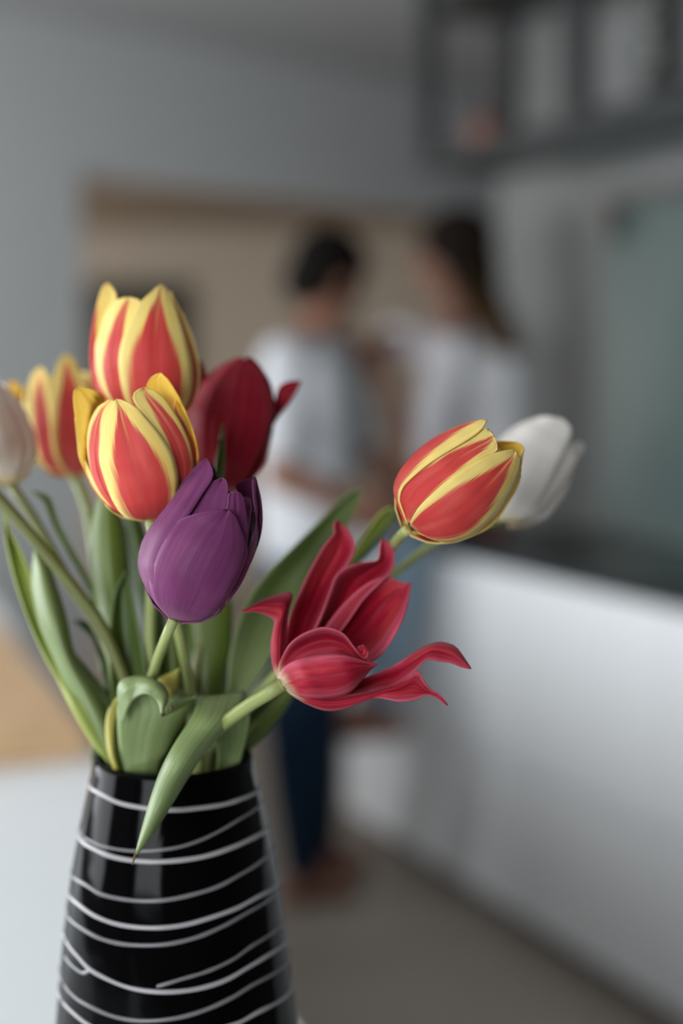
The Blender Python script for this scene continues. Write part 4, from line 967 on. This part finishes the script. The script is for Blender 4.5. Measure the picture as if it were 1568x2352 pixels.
ath, F = head(bm, wj['head'], wf, 0.97)
chain(bm, [(wj['neckb'], 0.052), (wj['neck'], 0.046), (wj['head'] + Vector((0.01, 0, -0.03)), 0.048)])
ell(bm, (wj['chest']+wj['waist'])/2, (0.085, 0.13, 0.24)); ell(bm, wp, (0.11, 0.15, 0.105))
chain(bm, [(wj['neckb'], 0.055), (wj['sl'], 0.044)]); chain(bm, [(wj['neckb'], 0.055), (wj['sr'], 0.044)])
for s_, e_, w_, hd in ((wj['sl'], wj['el'], wj['wl'], -1), (wj['sr'], wj['er'], wj['wr'], 1)):
    chain(bm, [(s_, 0.046), (s_ + (e_-s_)*0.5, 0.040), (e_, 0.035), (e_ + (w_-e_)*0.35, 0.037), (w_, 0.026)])
    hand(bm, w_, (w_-e_).normalized() + Vector((-0.4, 0, 0.1)), (0.6, -0.6, 0.4), 0.5, hd)
for h_, k_, a_ in ((hn, kn, an), (hf, kf, af)):
    chain(bm, [(h_, 0.078), (k_, 0.052), (k_ + (a_-k_)*0.3, 0.05), (a_, 0.033)])
    foot(bm, a_ + Vector((0, 0, -0.02)), (-0.95, -0.25, 0), 0.95)
fused('body', bm, M['skin2'], wo, 0.009, 2)
for x in (-1, 1):
    bm = bmesh.new(); ell(bm, ath(0.033*x, 0.083, 0.006), (0.012, 0.009, 0.009), F); link('eye', mesh_from(bm), M['eye'], wo)
bm = bmesh.new()                                                    # long hair
ell(bm, ath(0, -0.034, 0.044), (0.102, 0.112, 0.098), F); ell(bm, ath(0, -0.075, -0.04), (0.098, 0.070, 0.12), F)
for i in range(13):
    k = (i/12-0.5)*2
    p0 = ath(0.085*k, -0.075 + 0.055*k*k, -0.02); p1 = ath(0.105*k, -0.115 + 0.05*k*k, -0.15); p2 = ath(0.11*k, -0.150 + 0.03*k*k + 0.02*math.sin(i*2), -0.28 + 0.02*math.cos(i*1.7))
    chain(bm, [(p0, 0.034), (p1, 0.032), (p2, 0.022)])
fused('hair', bm, M['brownhair'], wo, 0.009, 2)
bm = bmesh.new()                                                    # loose blouse
ell(bm, wj['chest'], (0.125, 0.175, 0.17)); ell(bm, wj['waist'], (0.145, 0.175, 0.20)); ell(bm, wp + Vector((0.01, 0, 0.03)), (0.15, 0.18, 0.115))
chain(bm, [(wj['neckb'] - Vector((0, 0, 0.045)), 0.07), (wj['sl'], 0.058)]); chain(bm, [(wj['neckb'] - Vector((0, 0, 0.045)), 0.07), (wj['sr'], 0.058)])
chain(bm, [(wj['sl'], 0.060), (wj['sl'] + (wj['el']-wj['sl'])*0.85, 0.062)]); chain(bm, [(wj['sr'], 0.060), (wj['sr'] + (wj['er']-wj['sr'])*0.9, 0.058)])
chain(bm, [(wj['chest'] + Vector((0.07, -0.05, 0.02)), 0.095), (wp + Vector((0.08, -0.04, 0.05)), 0.11)])
fused('blouse', bm, M['blouse'], wo, 0.012, 5)
bm = bmesh.new()                                                    # light jeans
ell(bm, wp - Vector((0, 0, 0.0)), (0.125, 0.165, 0.112))
for h_, k_, a_ in ((hn, kn, an), (hf, kf, af)): chain(bm, [(h_, 0.090), (k_, 0.068), (k_ + (a_-k_)*0.4, 0.062), (k_ + (a_-k_)*0.93, 0.05)])
fused('jeans', bm, M['lightdenim'], wo, 0.012, 4)
